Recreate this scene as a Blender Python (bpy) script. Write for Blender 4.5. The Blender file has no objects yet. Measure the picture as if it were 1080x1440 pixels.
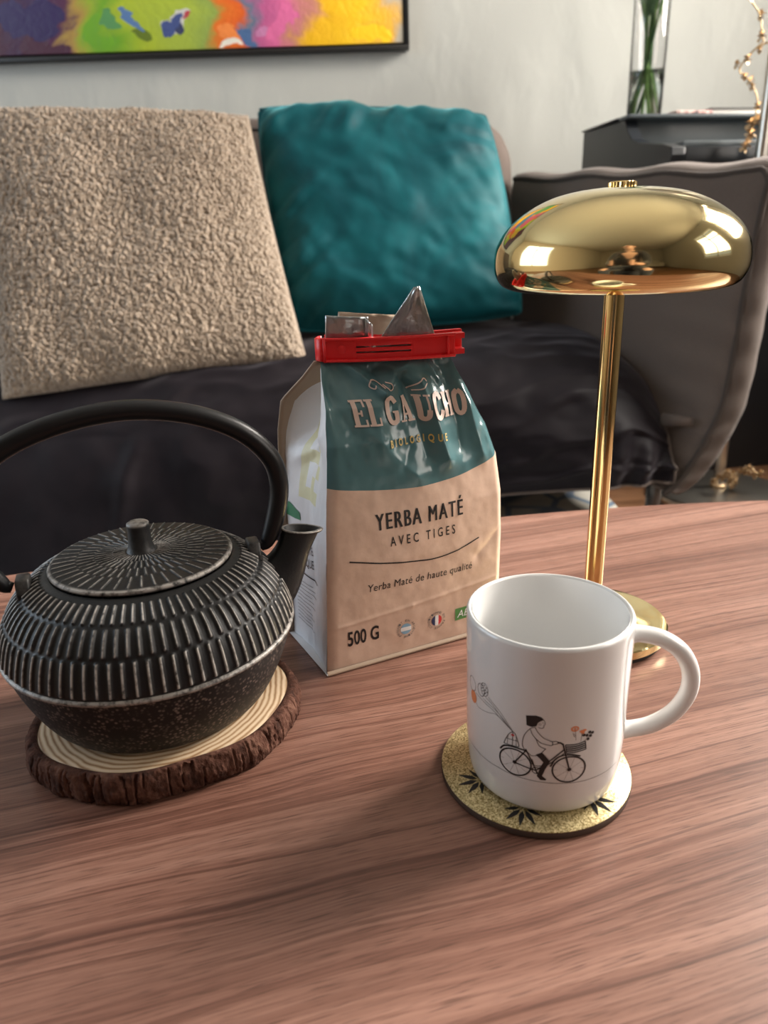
import bpy, bmesh, math, random
import numpy as np
from mathutils import Vector, Matrix
from math import pi, sin, cos, radians

# ------------------------------------------------------------------ camera, world, lights, exposure
S = bpy.context.scene
COL = S.collection
EYE = Vector((0, 0, 0.256))                # 26 cm above the table top (table top is z = 0)
PITCH, ROLL = radians(20.0), radians(-1.91)
FL = -0.36                                 # floor level

fwd = Vector((0, cos(PITCH), -sin(PITCH)))
rt = Vector((1, 0, 0)); up = rt.cross(fwd)
R2 = rt * cos(ROLL) + up * sin(ROLL); U2 = -rt * sin(ROLL) + up * cos(ROLL)
cam = bpy.data.cameras.new('camera'); co = bpy.data.objects.new('camera', cam); COL.objects.link(co)
M = Matrix((R2, U2, -fwd)).transposed().to_4x4(); M.translation = EYE
co.matrix_world = M
cam.sensor_fit = 'VERTICAL'; cam.sensor_height = 36; cam.sensor_width = 27
cam.lens = 36 * 1030 / 1440
cam.clip_start = 0.01; cam.clip_end = 50
cam.dof.use_dof = True; cam.dof.focus_distance = 0.43; cam.dof.aperture_fstop = 10.0
S.camera = co

S.view_settings.view_transform = 'Standard'; S.view_settings.look = 'None'
S.view_settings.gamma = 1; S.view_settings.use_curve_mapping = False
S.view_settings.exposure = 0.48

W = bpy.data.worlds.new('sky'); S.world = W; W.use_nodes = True
bgn = W.node_tree.nodes['Background']; bgn.inputs[0].default_value = (0.80, 0.90, 1.0, 1); bgn.inputs[1].default_value = 0.35


def area(name, loc, look, sx, sy, power, col, spread=180):
    l = bpy.data.lights.new(name, 'AREA'); l.shape = 'RECTANGLE'; l.size = sx; l.size_y = sy
    l.energy = power; l.color = col; l.spread = radians(spread)
    o = bpy.data.objects.new(name, l); COL.objects.link(o); o.location = loc
    o.rotation_euler = (Vector(look) - Vector(loc)).to_track_quat('-Z', 'Z').to_euler()
    return o


# daylight standing in the three window openings
area('daylight_right', (2.06, 1.60, 1.48), (0.0, 1.2, .6), 1.05, 1.10, 110, (1.0, 0.93, 0.84), 105)
area('daylight_left', (-2.46, 0.75, 0.95), (0.0, 0.75, 0.95), 1.6, 1.6, 25, (0.70, 0.85, 1.0))
area('daylight_right_near', (1.88, -.05, 1.0), (0.0, -.05, 1.0), 1.0, 1.35, 24, (1.0, 0.90, 0.80))

# ------------------------------------------------------------------ helpers
rng = np.random.default_rng(7)
random.seed(7)
ORG = {}


def tag(o, label=None, cat=None, group=None, kind=None):
    if label: o['label'] = label
    if cat: o['category'] = cat
    if group: o['group'] = group
    if kind: o['kind'] = kind
    return o


def thing(name, loc, label, cat, group=None):
    o = bpy.data.objects.new(name, None); COL.objects.link(o); o.location = loc
    o.empty_display_size = 0.02
    ORG[o] = np.array(loc, float)
    return tag(o, label, cat, group)


def obj(name, V, Fc, mat, parent=None, smooth=True, at=None, attr=None):
    """one mesh object; V in world coordinates (parent's origin is subtracted)"""
    org = ORG[parent] if parent is not None else (np.array(at, float) if at is not None else np.zeros(3))
    V = np.asarray(V, float) - org
    me = bpy.data.meshes.new(name)
    me.from_pydata(V.tolist(), [], [list(map(int, f)) for f in Fc]); me.update()
    if smooth: me.polygons.foreach_set('use_smooth', [True] * len(me.polygons))
    if attr:
        for k, a in attr.items():
            a = np.asarray(a, float)
            if a.ndim == 1:
                at_ = me.attributes.new(k, 'FLOAT', 'POINT'); at_.data.foreach_set('value', a)
            else:
                at_ = me.attributes.new(k, 'FLOAT_VECTOR', 'POINT'); at_.data.foreach_set('vector', a.ravel())
    me.materials.append(mat)
    o = bpy.data.objects.new(name, me); COL.objects.link(o)
    if parent is not None:
        o.parent = parent
        ORG[o] = org
    else:
        o.location = org
        ORG[o] = org
    return o


def recalc(o):
    bm = bmesh.new(); bm.from_mesh(o.data); bmesh.ops.recalc_face_normals(bm, faces=bm.faces); bm.to_mesh(o.data); bm.free()
    return o


def sharp(o, deg=35):
    o.data.set_sharp_from_angle(angle=radians(deg)); return o


def grid(fn, nu, nv, closeu=False):
    u = np.linspace(0, 1, nu, endpoint=not closeu); v = np.linspace(0, 1, nv)
    UU, VV = np.meshgrid(u, v, indexing='ij')
    P = fn(UU, VV).reshape(-1, 3)
    return P, gridfaces(nu, nv, closeu)


def gridfaces(nu, nv, closeu=False, off=0):
    F = []
    for i in range(nu if closeu else nu - 1):
        i2 = (i + 1) % nu
        for j in range(nv - 1):
            F.append((off + i * nv + j, off + i2 * nv + j, off + i2 * nv + j + 1, off + i * nv + j + 1))
    return F


def lathe(prof, n, c=(0, 0, 0)):
    """revolve (r,z) profile; ends with r == 0 close"""
    V, F = [], []
    m = len(prof)
    for i in range(n):
        a = 2 * pi * i / n
        for r_, z in prof: V.append((c[0] + r_ * cos(a), c[1] + r_ * sin(a), c[2] + z))
    for i in range(n):
        k = (i + 1) % n
        for j in range(m - 1):
            if prof[j][0] < 1e-9 and prof[j + 1][0] < 1e-9: continue
            F.append((i * m + j, k * m + j, k * m + j + 1, i * m + j + 1))
    bm = bmesh.new()
    vs = [bm.verts.new(v) for v in V]
    for f in F:
        try: bm.faces.new([vs[x] for x in f])
        except ValueError: pass
    bmesh.ops.remove_doubles(bm, verts=bm.verts, dist=1e-7)
    bmesh.ops.recalc_face_normals(bm, faces=bm.faces)
    bm.verts.index_update()
    V = [tuple(v.co) for v in bm.verts]; F = [[v.index for v in f.verts] for f in bm.faces]
    bm.free()
    return V, F


def smoothpath(pts, n):
    """Catmull-Rom resample"""
    P = np.array(pts, float); Q = np.vstack([2 * P[0] - P[1], P, 2 * P[-1] - P[-2]])
    out = []
    k = len(P) - 1
    for t in np.linspace(0, k, n):
        i = min(int(t), k - 1); f = t - i
        a, b, c, d = Q[i:i + 4]
        out.append(0.5 * ((2 * b) + (c - a) * f + (2 * a - 5 * b + 4 * c - d) * f * f + (3 * b - a - 3 * c + d) * f ** 3))
    return np.array(out)


def tube(P, rad, n=10, cap=True, flat=None):
    """sweep a circle (optionally flattened) along path P"""
    P = np.array(P, float); m = len(P)
    rad = np.full(m, rad) if np.isscalar(rad) else np.array(rad, float)
    T = np.gradient(P, axis=0); T /= np.linalg.norm(T, axis=1)[:, None]
    ref = np.array([0, 0, 1.0]) if abs(T[0][2]) < 0.9 else np.array([1.0, 0, 0])
    N = ref - T[0] * (ref @ T[0]); N /= np.linalg.norm(N)
    V, F = [], []
    for i in range(m):
        N = N - T[i] * (N @ T[i]); N /= np.linalg.norm(N); B = np.cross(T[i], N)
        for k in range(n):
            a = 2 * pi * k / n
            V.append(P[i] + rad[i] * (cos(a) * N * (flat or 1) + sin(a) * B))
    for i in range(m - 1):
        for k in range(n):
            F.append((i * n + k, i * n + (k + 1) % n, (i + 1) * n + (k + 1) % n, (i + 1) * n + k))
    if cap:
        F.append(tuple(range(n))[::-1]); F.append(tuple(range((m - 1) * n, m * n)))
    return V, F


def box(x0, x1, y0, y1, z0, z1, bev=0.0, seg=2, mtx=None):
    bm = bmesh.new(); bmesh.ops.create_cube(bm, size=1)
    for v in bm.verts:
        v.co = Vector(((x0 + x1) / 2 + v.co.x * (x1 - x0), (y0 + y1) / 2 + v.co.y * (y1 - y0), (z0 + z1) / 2 + v.co.z * (z1 - z0)))
    if bev: bmesh.ops.bevel(bm, geom=bm.edges[:], offset=bev, segments=seg, affect='EDGES', profile=0.5)
    if mtx is not None: bmesh.ops.transform(bm, matrix=mtx, verts=bm.verts)
    bm.verts.index_update()
    V = [tuple(v.co) for v in bm.verts]; F = [[v.index for v in f.verts] for f in bm.faces]; bm.free()
    return V, F


def join(*parts):
    V, F = [], []
    for v, f in parts:
        o = len(V); V += [tuple(x) for x in v]; F += [[i + o for i in q] for q in f]
    return V, F


def prism(poly, d0, d1, fmap, bev=0.0):
    """extrude a 2-D polygon between depths d0..d1; fmap(x,y,d) -> world"""
    bm = bmesh.new()
    a = [bm.verts.new((x, y, d0)) for x, y in poly]; f = bm.faces.new(a)
    r = bmesh.ops.extrude_face_region(bm, geom=[f])
    for v in r['geom']:
        if isinstance(v, bmesh.types.BMVert): v.co.z = d1
    bmesh.ops.recalc_face_normals(bm, faces=bm.faces)
    if bev: bmesh.ops.bevel(bm, geom=bm.edges[:], offset=bev, segments=2, affect='EDGES', profile=0.5)
    bm.verts.index_update()
    V = [tuple(fmap(*v.co)) for v in bm.verts]; F = [[v.index for v in q.verts] for q in bm.faces]; bm.free()
    return V, F


# ---- vectorised value noise
_T = rng.random((64, 64, 64))


def vnoise(x, y, z=0.0):
    x, y, z = np.broadcast_arrays(np.asarray(x, float), np.asarray(y, float), np.asarray(z, float))
    xi, yi, zi = np.floor(x).astype(int), np.floor(y).astype(int), np.floor(z).astype(int)
    fx, fy, fz = x - xi, y - yi, z - zi
    fx, fy, fz = [f * f * (3 - 2 * f) for f in (fx, fy, fz)]
    g = lambda a, b, c: _T[(xi + a) & 63, (yi + b) & 63, (zi + c) & 63]
    l = lambda a, b, t: a + (b - a) * t
    return l(l(l(g(0, 0, 0), g(1, 0, 0), fx), l(g(0, 1, 0), g(1, 1, 0), fx), fy),
             l(l(g(0, 0, 1), g(1, 0, 1), fx), l(g(0, 1, 1), g(1, 1, 1), fx), fy), fz) * 2 - 1


def fbm(x, y, z=0.0, o=3):
    s = 0; a = 1.0
    for k in range(o):
        s = s + a * vnoise(x * 2 ** k + 7.3 * k, y * 2 ** k + 3.1 * k, z * 2 ** k); a *= 0.5
    return s


def worley(x, y):
    xi, yi = np.floor(x).astype(int), np.floor(y).astype(int)
    best = np.full(x.shape, 9.0)
    for dx in (-1, 0, 1):
        for dy in (-1, 0, 1):
            px = xi + dx + _T[(xi + dx) & 63, (yi + dy) & 63, 3]; py = yi + dy + _T[(xi + dx) & 63, (yi + dy) & 63, 11]
            best = np.minimum(best, np.hypot(x - px, y - py))
    return best


def sstep(a, b, x):
    t = np.clip((x - a) / (b - a), 0, 1); return t * t * (3 - 2 * t)


# ---- 2-D print geometry (ribbons, polygons, text) in millimetres, later wrapped on a surface
def ribbon(pts, w, step=1.0):
    P = np.array(pts, float)
    Q = [P[0]]
    for a, b in zip(P[:-1], P[1:]):
        k = max(1, int(np.ceil(np.linalg.norm(b - a) / step)))
        for i in range(1, k + 1): Q.append(a + (b - a) * i / k)
    Q = np.array(Q); T = np.gradient(Q, axis=0); T /= np.maximum(np.linalg.norm(T, axis=1), 1e-9)[:, None]
    N = np.stack([-T[:, 1], T[:, 0]], 1) * w / 2
    V = np.vstack([Q + N, Q - N]); n = len(Q)
    return [tuple(v) for v in V], [(i, n + i, n + i + 1, i + 1) for i in range(n - 1)]


def curve2(pts, w, n=24): return ribbon(smoothpath(pts, n), w, 9)


def ring2(cx, cy, rx, ry, w, n=40, a0=0, a1=2 * pi):
    return ribbon([(cx + rx * cos(a), cy + ry * sin(a)) for a in np.linspace(a0, a1, n)], w, 9)


def poly2(pts):
    """filled polygon as a fine triangulation (so that it can be wrapped)"""
    bm = bmesh.new()
    f = bm.faces.new([bm.verts.new((x, y, 0)) for x, y in pts])
    bmesh.ops.triangulate(bm, faces=[f])
    bmesh.ops.subdivide_edges(bm, edges=[e for e in bm.edges if e.calc_length() > 1.5], cuts=2, use_grid_fill=False)
    bmesh.ops.triangulate(bm, faces=bm.faces)
    bm.verts.index_update()
    r = [(v.co.x, v.co.y) for v in bm.verts], [[v.index for v in q.verts] for q in bm.faces]
    bm.free(); return r


def disc2(cx, cy, rx, ry=None, n=16, rot=0):
    ry = ry or rx
    pts = []
    for a in np.linspace(0, 2 * pi, n, endpoint=False):
        x, y = rx * cos(a), ry * sin(a)
        pts.append((cx + x * cos(rot) - y * sin(rot), cy + x * sin(rot) + y * cos(rot)))
    return pts and ([(cx, cy)] + pts, [(0, 1 + i, 1 + (i + 1) % n) for i in range(n)])


def text2(body, x0, y0, x1, h, shear=0.0, spacing=1.0, bold=0.0):
    """text fitted to x0..x1 with cap height h, base line y0"""
    c = bpy.data.curves.new('t', 'FONT'); c.body = body; c.size = 1; c.space_character = spacing; c.shear = shear
    c.resolution_u = 3; c.offset = bold
    o = bpy.data.objects.new('t', c); COL.objects.link(o)
    me = bpy.data.meshes.new_from_object(o.evaluated_get(bpy.context.evaluated_depsgraph_get()))
    bm = bmesh.new(); bm.from_mesh(me); bmesh.ops.triangulate(bm, faces=bm.faces)
    bm.verts.index_update()
    V = np.array([v.co[:] for v in bm.verts]); F = [[v.index for v in f.verts] for f in bm.faces]; bm.free()
    bpy.data.objects.remove(o); bpy.data.curves.remove(c); bpy.data.meshes.remove(me)
    lo, hi = V[:, 0].min(), V[:, 0].max()
    cap = 0.69
    X = x0 + (V[:, 0] - lo) / (hi - lo) * (x1 - x0); Yv = y0 + V[:, 1] / cap * h
    return [(a, b) for a, b in zip(X, Yv)], F


# ------------------------------------------------------------------ materials
def mat(name, col=(.5, .5, .5), rough=.5, metal=0, spec=.5, sheen=0, coat=0, trans=0, ior=1.45, emis=None):
    m = bpy.data.materials.new(name); m.use_nodes = True
    b = m.node_tree.nodes['Principled BSDF']
    b.inputs['Base Color'].default_value = (*col, 1); b.inputs['Roughness'].default_value = rough
    b.inputs['Metallic'].default_value = metal; b.inputs['Specular IOR Level'].default_value = spec
    b.inputs['Sheen Weight'].default_value = sheen; b.inputs['Coat Weight'].default_value = coat
    b.inputs['Transmission Weight'].default_value = trans; b.inputs['IOR'].default_value = ior
    return m


class NT:
    """tiny node builder"""
    def __init__(s, m): s.t = m.node_tree; s.b = s.t.nodes['Principled BSDF']

    def n(s, kind, **kw):
        x = s.t.nodes.new(kind)
        for k, v in kw.items():
            if k.startswith('i_'): x.inputs[int(k[2:])].default_value = v
            else: setattr(x, k, v)
        return x

    def l(s, a, b): s.t.links.new(a, b)

    def coords(s, scale=(1, 1, 1), rot=(0, 0, 0), kind='Object', loc=(0, 0, 0)):
        c = s.n('ShaderNodeTexCoord'); mp = s.n('ShaderNodeMapping')
        mp.inputs['Scale'].default_value = scale; mp.inputs['Rotation'].default_value = rot; mp.inputs['Location'].default_value = loc
        s.l(c.outputs[kind], mp.inputs[0]); return mp.outputs[0]

    def noise(s, vec, scale=5, detail=4, rough=.5, dist=0):
        x = s.n('ShaderNodeTexNoise'); x.inputs['Scale'].default_value = scale; x.inputs['Detail'].default_value = detail
        x.inputs['Roughness'].default_value = rough; x.inputs['Distortion'].default_value = dist
        s.l(vec, x.inputs['Vector']); return x.outputs['Fac']

    def vor(s, vec, scale=5, feat='F1', out='Distance'):
        x = s.n('ShaderNodeTexVoronoi', feature=feat); x.inputs['Scale'].default_value = scale
        s.l(vec, x.inputs['Vector']); return x.outputs[out]

    def ramp(s, fac, stops):
        x = s.n('ShaderNodeValToRGB'); e = x.color_ramp.elements
        while len(e) < len(stops): e.new(0.5)
        for k, (p, c) in enumerate(stops):
            e[k].position = p; e[k].color = (*c, 1) if len(c) == 3 else c
        s.l(fac, x.inputs[0]); return x.outputs[0]

    def math(s, op, a, b=None, c=None, clamp=False):
        x = s.n('ShaderNodeMath', operation=op, use_clamp=clamp)
        for i, v in enumerate((a, b, c)):
            if v is None: continue
            if isinstance(v, (int, float)): x.inputs[i].default_value = v
            else: s.l(v, x.inputs[i])
        return x.outputs[0]

    def mix(s, fac, a, b, mode='MIX'):
        x = s.n('ShaderNodeMix', data_type='RGBA', blend_type=mode)
        for v, k in ((fac, 0), (a, 6), (b, 7)):
            if isinstance(v, (int, float)): x.inputs[k].default_value = v
            elif isinstance(v, tuple): x.inputs[k].default_value = (*v, 1)
            else: s.l(v, x.inputs[k])
        return x.outputs[2]

    def bump(s, h, dist=.001, strength=1.0):
        x = s.n('ShaderNodeBump'); x.inputs['Distance'].default_value = dist; x.inputs['Strength'].default_value = strength
        s.l(h, x.inputs['Height']); s.l(x.outputs[0], s.b.inputs['Normal']); return x

    def col(s, c): s.l(c, s.b.inputs['Base Color'])

    def rough(s, c): s.l(c, s.b.inputs['Roughness'])

    def attr(s, name, out='Fac'):
        x = s.n('ShaderNodeAttribute', attribute_name=name); return x.outputs[out]


def fabric(name, c1, c2, scale=60, rough=.9, sheen=.3, bump=.0006, bscale=900):
    m = mat(name, c1, rough, sheen=sheen, spec=.2); t = NT(m); v = t.coords()
    t.col(t.mix(t.noise(v, scale, 3), c1, c2)); t.bump(t.noise(v, bscale, 2), bump, .6)
    m.node_tree.nodes['Principled BSDF'].inputs['Sheen Roughness'].default_value = .45
    return m


# walnut veneer
GRAIN = radians(16)
m_walnut = mat('walnut', rough=.36, spec=.5); t = NT(m_walnut)
gv = t.coords(rot=(0, 0, -GRAIN))
sep = t.n('ShaderNodeSeparateXYZ'); t.l(gv, sep.inputs[0])


def gnoise(sx, sy, det=2, rough=.5, ysrc=None):
    c_ = t.n('ShaderNodeCombineXYZ'); t.l(t.math('MULTIPLY', sep.outputs[0], sx), c_.inputs[0]); t.l(t.math('MULTIPLY', ysrc or sep.outputs[1], sy), c_.inputs[1])
    return t.noise(c_.outputs[0], 1.0, det, rough)


warp = t.math('MULTIPLY', t.math('SUBTRACT', gnoise(2.6, 5), .5), .042)
warp2 = t.math('MULTIPLY', t.math('SUBTRACT', gnoise(7, 22), .5), .007)
yy = t.math('ADD', t.math('ADD', sep.outputs[1], warp), warp2)
broad = gnoise(.8, 30, 2, .5, yy)
band = gnoise(1.2, 170, 3, .6, yy)
fine = gnoise(5, 620, 3, .6, yy)
pore = gnoise(45, 1700, 2, .6)
mixv = t.math('ADD', t.math('ADD', t.math('MULTIPLY', broad, .45), t.math('MULTIPLY', band, .40)), t.math('MULTIPLY', fine, .30))
base = t.ramp(mixv, [(.43, (.082, .036, .026)), (.51, (.150, .069, .049)), (.58, (.205, .102, .074)), (.68, (.275, .147, .110))])
line = t.ramp(gnoise(.9, 300, 2, .5, yy), [(.33, (.70,) * 3), (.42, (0,) * 3)])
c = t.mix(line, base, (.070, .028, .019))
c = t.mix(t.ramp(pore, [(.34, (.75,) * 3), (.46, (0,) * 3)]), c, (.060, .026, .018))
t.col(c); t.rough(t.math('ADD', .30, t.math('MULTIPLY', fine, .14)))
t.bump(t.math('ADD', pore, fine), .00010, .5)

m_wall = mat('plaster', (.60, .60, .565), .85, spec=.3); t = NT(m_wall)
v = t.coords(scale=(1, 1, .55)); n1 = t.noise(v, 7, 3, .5, .2); n2 = t.noise(t.coords(), 60, 3)
t.col(t.mix(n1, (.45, .455, .43), (.505, .51, .48)))
t.bump(t.math('ADD', t.ramp(n1, [(.40, (0,) * 3), (.66, (1,) * 3)]), t.math('MULTIPLY', n2, .10)), .006, .35)
m_room = mat('beige_paint', (.40, .36, .30), .85, spec=.3)
m_ceil = mat('ceiling_paint', (.74, .72, .66), .9)
m_floor = mat('floor_oak', (.16, .075, .035), .4); t = NT(m_floor)
t.col(t.ramp(t.noise(t.coords(scale=(1.5, 30, 1)), 4, 4), [(.3, (.10, .045, .02)), (.7, (.22, .11, .055))]))
m_rug = mat('rug', (.5, .48, .42), .95, sheen=.2); t = NT(m_rug)
v = t.coords(); t.col(t.mix(t.ramp(t.vor(v, 9, 'DISTANCE_TO_EDGE'), [(.05, (1,) * 3), (.09, (0,) * 3)]), (.50, .48, .42), (.10, .16, .24)))
t.bump(t.noise(v, 400), .002, .6)

m_taupe = fabric('taupe_linen', (.095, .074, .064), (.120, .095, .083), 300, .9, .12, .0008, 1200)
m_taupe_d = fabric('taupe_edge', (.050, .040, .035), (.062, .050, .044), 300, .9, .1)
m_velvet = mat('dark_velvet', (.008, .006, .008), .55, sheen=.20, spec=.12); t = NT(m_velvet)
v = t.coords(); t.col(t.ramp(t.noise(v, 9, 4, .6, .5), [(.3, (.006, .0045, .0065)), (.7, (.012, .0095, .012))]))
m_velvet.node_tree.nodes['Principled BSDF'].inputs['Sheen Roughness'].default_value = .35
m_velvet.node_tree.nodes['Principled BSDF'].inputs['Sheen Tint'].default_value = (.85, .80, .88, 1)
m_teal = mat('teal_velvet', (.005, .085, .105), .6, sheen=.55, spec=.2); t = NT(m_teal)
v = t.coords(); t.col(t.ramp(t.noise(v, 7, 4, .6, .8), [(.3, (.002, .052, .068)), (.7, (.005, .108, .126))]))
b = m_teal.node_tree.nodes['Principled BSDF']; b.inputs['Sheen Roughness'].default_value = .3; b.inputs['Sheen Tint'].default_value = (.25, .85, .95, 1)
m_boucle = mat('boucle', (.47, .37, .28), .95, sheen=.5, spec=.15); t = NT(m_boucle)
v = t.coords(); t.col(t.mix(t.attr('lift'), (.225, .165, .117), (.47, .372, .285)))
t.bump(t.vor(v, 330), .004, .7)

m_iron = mat('cast_iron', (.02, .021, .023), .5, metal=.2, spec=.5); t = NT(m_iron)
v = t.coords(); w_ = t.attr('wear'); nn = t.noise(v, 260, 3, .6)
we = t.math('MULTIPLY', w_, t.ramp(nn, [(.30, (0,) * 3), (.55, (1,) * 3)]))
t.col(t.mix(we, t.mix(t.noise(v, 40, 3), (.007, .0075, .0085), (.016, .016, .0175)), (.46, .43, .40)))
t.bump(t.noise(v, 900, 3), .0002, .5); t.rough(t.math('ADD', .34, t.math('MULTIPLY', nn, .2)))
m_ironlow = mat('cast_iron_pebbled', (.022, .018, .017), .55, metal=.3, spec=.5); t = NT(m_ironlow)
v = t.coords(); h = t.vor(v, 480); t.bump(h, .0011, -1.0)
t.col(t.mix(t.math('MULTIPLY', t.ramp(h, [(.15, (1,) * 3), (.5, (0,) * 3)]), t.ramp(t.noise(v, 120, 3), [(.36, (0,) * 3), (.58, (.9,) * 3)])), (.011, .009, .0085), (.22, .17, .145)))
m_ironh = mat('handle_black', (.007, .007, .008), .36, metal=.1, spec=.4)
m_inside = mat('inner_dark', (.03, .022, .018), .7)

m_slice = mat('pine_slice', (.6, .42, .25), .6); t = NT(m_slice)
v = t.coords(scale=(1, .93, 1)); nz = t.noise(v, 30, 3); ln = t.n('ShaderNodeVectorMath', operation='LENGTH')
fl = t.n('ShaderNodeVectorMath', operation='MULTIPLY'); fl.inputs[1].default_value = (1, 1, 0); t.l(v, fl.inputs[0]); t.l(fl.outputs[0], ln.inputs[0])
rr = t.math('ADD', ln.outputs['Value'], t.math('MULTIPLY', nz, .006))
sw = t.math('SINE', t.math('MULTIPLY', rr, 2100)); sw2 = t.math('ADD', sw, t.math('MULTIPLY', t.noise(v, 90, 2), .8))
t.col(t.ramp(t.math('MULTIPLY', t.math('ADD', sw2, 1), .36, clamp=True), [(.15, (.64, .50, .35)), (.55, (.52, .37, .225)), (.9, (.25, .13, .058))]))
t.bump(t.noise(v, 700), .0003, .5)
m_bark = mat('bark', (.09, .04, .025), .9, spec=.2); t = NT(m_bark)
v = t.coords(scale=(1, 1, .6)); n1 = t.noise(v, 130, 5, .65)
t.col(t.ramp(n1, [(.3, (.025, .011, .008)), (.5, (.085, .036, .024)), (.7, (.17, .085, .06))])); t.bump(n1, .003, .8)

m_gold = mat('polished_brass', (.78, .635, .33), .09, metal=1); t = NT(m_gold)
t.rough(t.math('ADD', .05, t.math('MULTIPLY', t.noise(t.coords(), 60, 4), .07)))
m_brass2 = mat('brass_pole', (.78, .56, .25), .14, metal=1)
m_rubber = mat('dark_underside', (.02, .018, .016), .5)
m_porc = mat('white_porcelain', (.70, .70, .695), .08, spec=.55, coat=.4)
m_black = mat('ink_black', (.012, .011, .012), .45)
m_grey = mat('ink_grey', (.14, .13, .13), .45)
m_orange = mat('ink_orange', (.72, .24, .10), .45)
m_cork = mat('board_edge', (.055, .03, .02), .7)
m_glit = mat('gold_glitter', (.55, .42, .16), .35, metal=.55); t = NT(m_glit)
v = t.coords(); vo = t.n('ShaderNodeTexVoronoi'); vo.inputs['Scale'].default_value = 1500; t.l(v, vo.inputs['Vector'])
t.col(t.mix(t.ramp(vo.outputs['Color'], [(.15, (0,) * 3), (.85, (1,) * 3)]), (.22, .155, .05), (.74, .62, .35)))
t.bump(vo.outputs['Color'], .0008, 1.0)

# bag paper: printed colours by position on the panel (attribute 'az' = across mm, height mm)
def paper(name, kraft, white=False):
    m = mat(name, kraft, .42, spec=.45, coat=.12); t = NT(m)
    m.node_tree.nodes['Principled BSDF'].inputs['Coat Roughness'].default_value = .25
    return m, t


m_front, t = paper('printed_kraft', (.62, .44, .34))
x = t.n('ShaderNodeSeparateXYZ'); t.l(t.attr('az', 'Vector'), x.inputs[0])
a_, z_ = x.outputs[0], x.outputs[1]
u = t.math('SUBTRACT', a_, 66)
edge = t.math('ADD', t.math('MULTIPLY', t.math('MULTIPLY', u, u), t.math('ADD', .0023, t.math('MULTIPLY', u, .000008))), 115.4)
msk = t.math('GREATER_THAN', z_, edge)
kn = t.mix(t.noise(t.coords(), 300, 3), (.58, .405, .31), (.66, .475, .37))
t.col(t.mix(msk, kn, t.mix(t.noise(t.coords(), 30, 2), (.070, .150, .165), (.085, .175, .19))))
t.rough(t.math('SUBTRACT', .46, t.math('MULTIPLY', msk, .27)))
t.bump(t.noise(t.coords(), 60, 4), .0008, .5)
m_kraft, t = paper('kraft_back', (.40, .30, .22)); t.bump(t.noise(t.coords(), 50, 4), .001, .5)
m_gusset, t = paper('white_gusset', (.72, .72, .74))
x = t.n('ShaderNodeSeparateXYZ'); t.l(t.attr('az', 'Vector'), x.inputs[0])
bx = t.n('ShaderNodeCombineXYZ'); t.l(t.math('FLOOR', t.math('DIVIDE', x.outputs[0], 7)), bx.inputs[0]); t.l(t.math('FLOOR', t.math('DIVIDE', x.outputs[1], 8)), bx.inputs[1])
wn = t.n('ShaderNodeTexWhiteNoise', noise_dimensions='2D'); t.l(bx.outputs[0], wn.inputs['Vector'])
mk = t.math('MULTIPLY', t.math('MULTIPLY', t.math('GREATER_THAN', wn.outputs['Value'], .34), t.math('GREATER_THAN', x.outputs[1], 100)), t.math('MULTIPLY', t.math('GREATER_THAN', x.outputs[0], 21), t.math('LESS_THAN', x.outputs[0], 49)))
t.col(t.mix(mk, (.72, .72, .75), (.68, .655, .44))); t.bump(t.noise(t.coords(), 60, 3), .0008, .5)
m_foil = mat('silver_foil', (.42, .45, .47), .28, metal=.85); t = NT(m_foil); t.bump(t.noise(t.coords(), 160, 4), .0012, .6)
m_red = mat('red_plastic', (.86, .030, .035), .32, spec=.5)
m_cream = mat('ink_cream', (.62, .47, .40), .45)
m_yel = mat('ink_gold', (.55, .40, .12), .45)
m_green = mat('ink_green', (.09, .24, .07), .45)
m_green2 = mat('ink_leaf', (.03, .20, .10), .45)
m_blue = mat('ink_blue', (.22, .38, .52), .45)
m_navy = mat('ink_navy', (.03, .045, .12), .45)
m_inkred = mat('ink_red', (.60, .04, .04), .45)
m_inkwhite = mat('ink_white', (.75, .75, .75), .45)

m_piano = mat('piano_black', (.011, .013, .016), .3); m_pianog = mat('piano_sheen_tint', (.075, .088, .095), .32)  # second one: black lightened, the gloss reflection of front parts painted into its colour
m_frame = mat('frame_black', (.012, .011, .011), .4)
m_steel = mat('brushed_steel', (.50, .47, .42), .3, metal=1)
m_leg = mat('grey_metal', (.12, .12, .12), .4, metal=.6)
m_glass = mat('clear_glass', (1, 1, 1), .0, trans=1, ior=1.45)
m_water = mat('water', (.93, 1, .95), .0, trans=1, ior=1.33)
m_stem = mat('green_stem', (.13, .26, .06), .45); m_leaf = mat('green_leaf', (.035, .10, .025), .5)
m_goldf = mat('gold_flower', (.55, .40, .24), .4, metal=.6)
m_twig = mat('gold_wire', (.40, .28, .14), .4, metal=.7)
m_paper = mat('book_pages', (.72, .70, .66), .7); m_cover = mat('book_cover', (.15, .145, .14), .5)
m_sheet = mat('patterned_cover', (.3, .2, .18), .6); t = NT(m_sheet)
t.col(t.ramp(t.noise(t.coords(scale=(1, .2, 1)), 60, 3), [(.35, (.06, .05, .05)), (.5, (.30, .13, .11)), (.68, (.62, .55, .50))]))

# ------------------------------------------------------------------ room shell
X0, X1, Y0, Y1, ZC = -2.4, 1.8, -3.8, 2.35, 2.1


def struct(name, V, F, m): return tag(obj(name, V, F, m, smooth=False), kind='structure')


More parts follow.
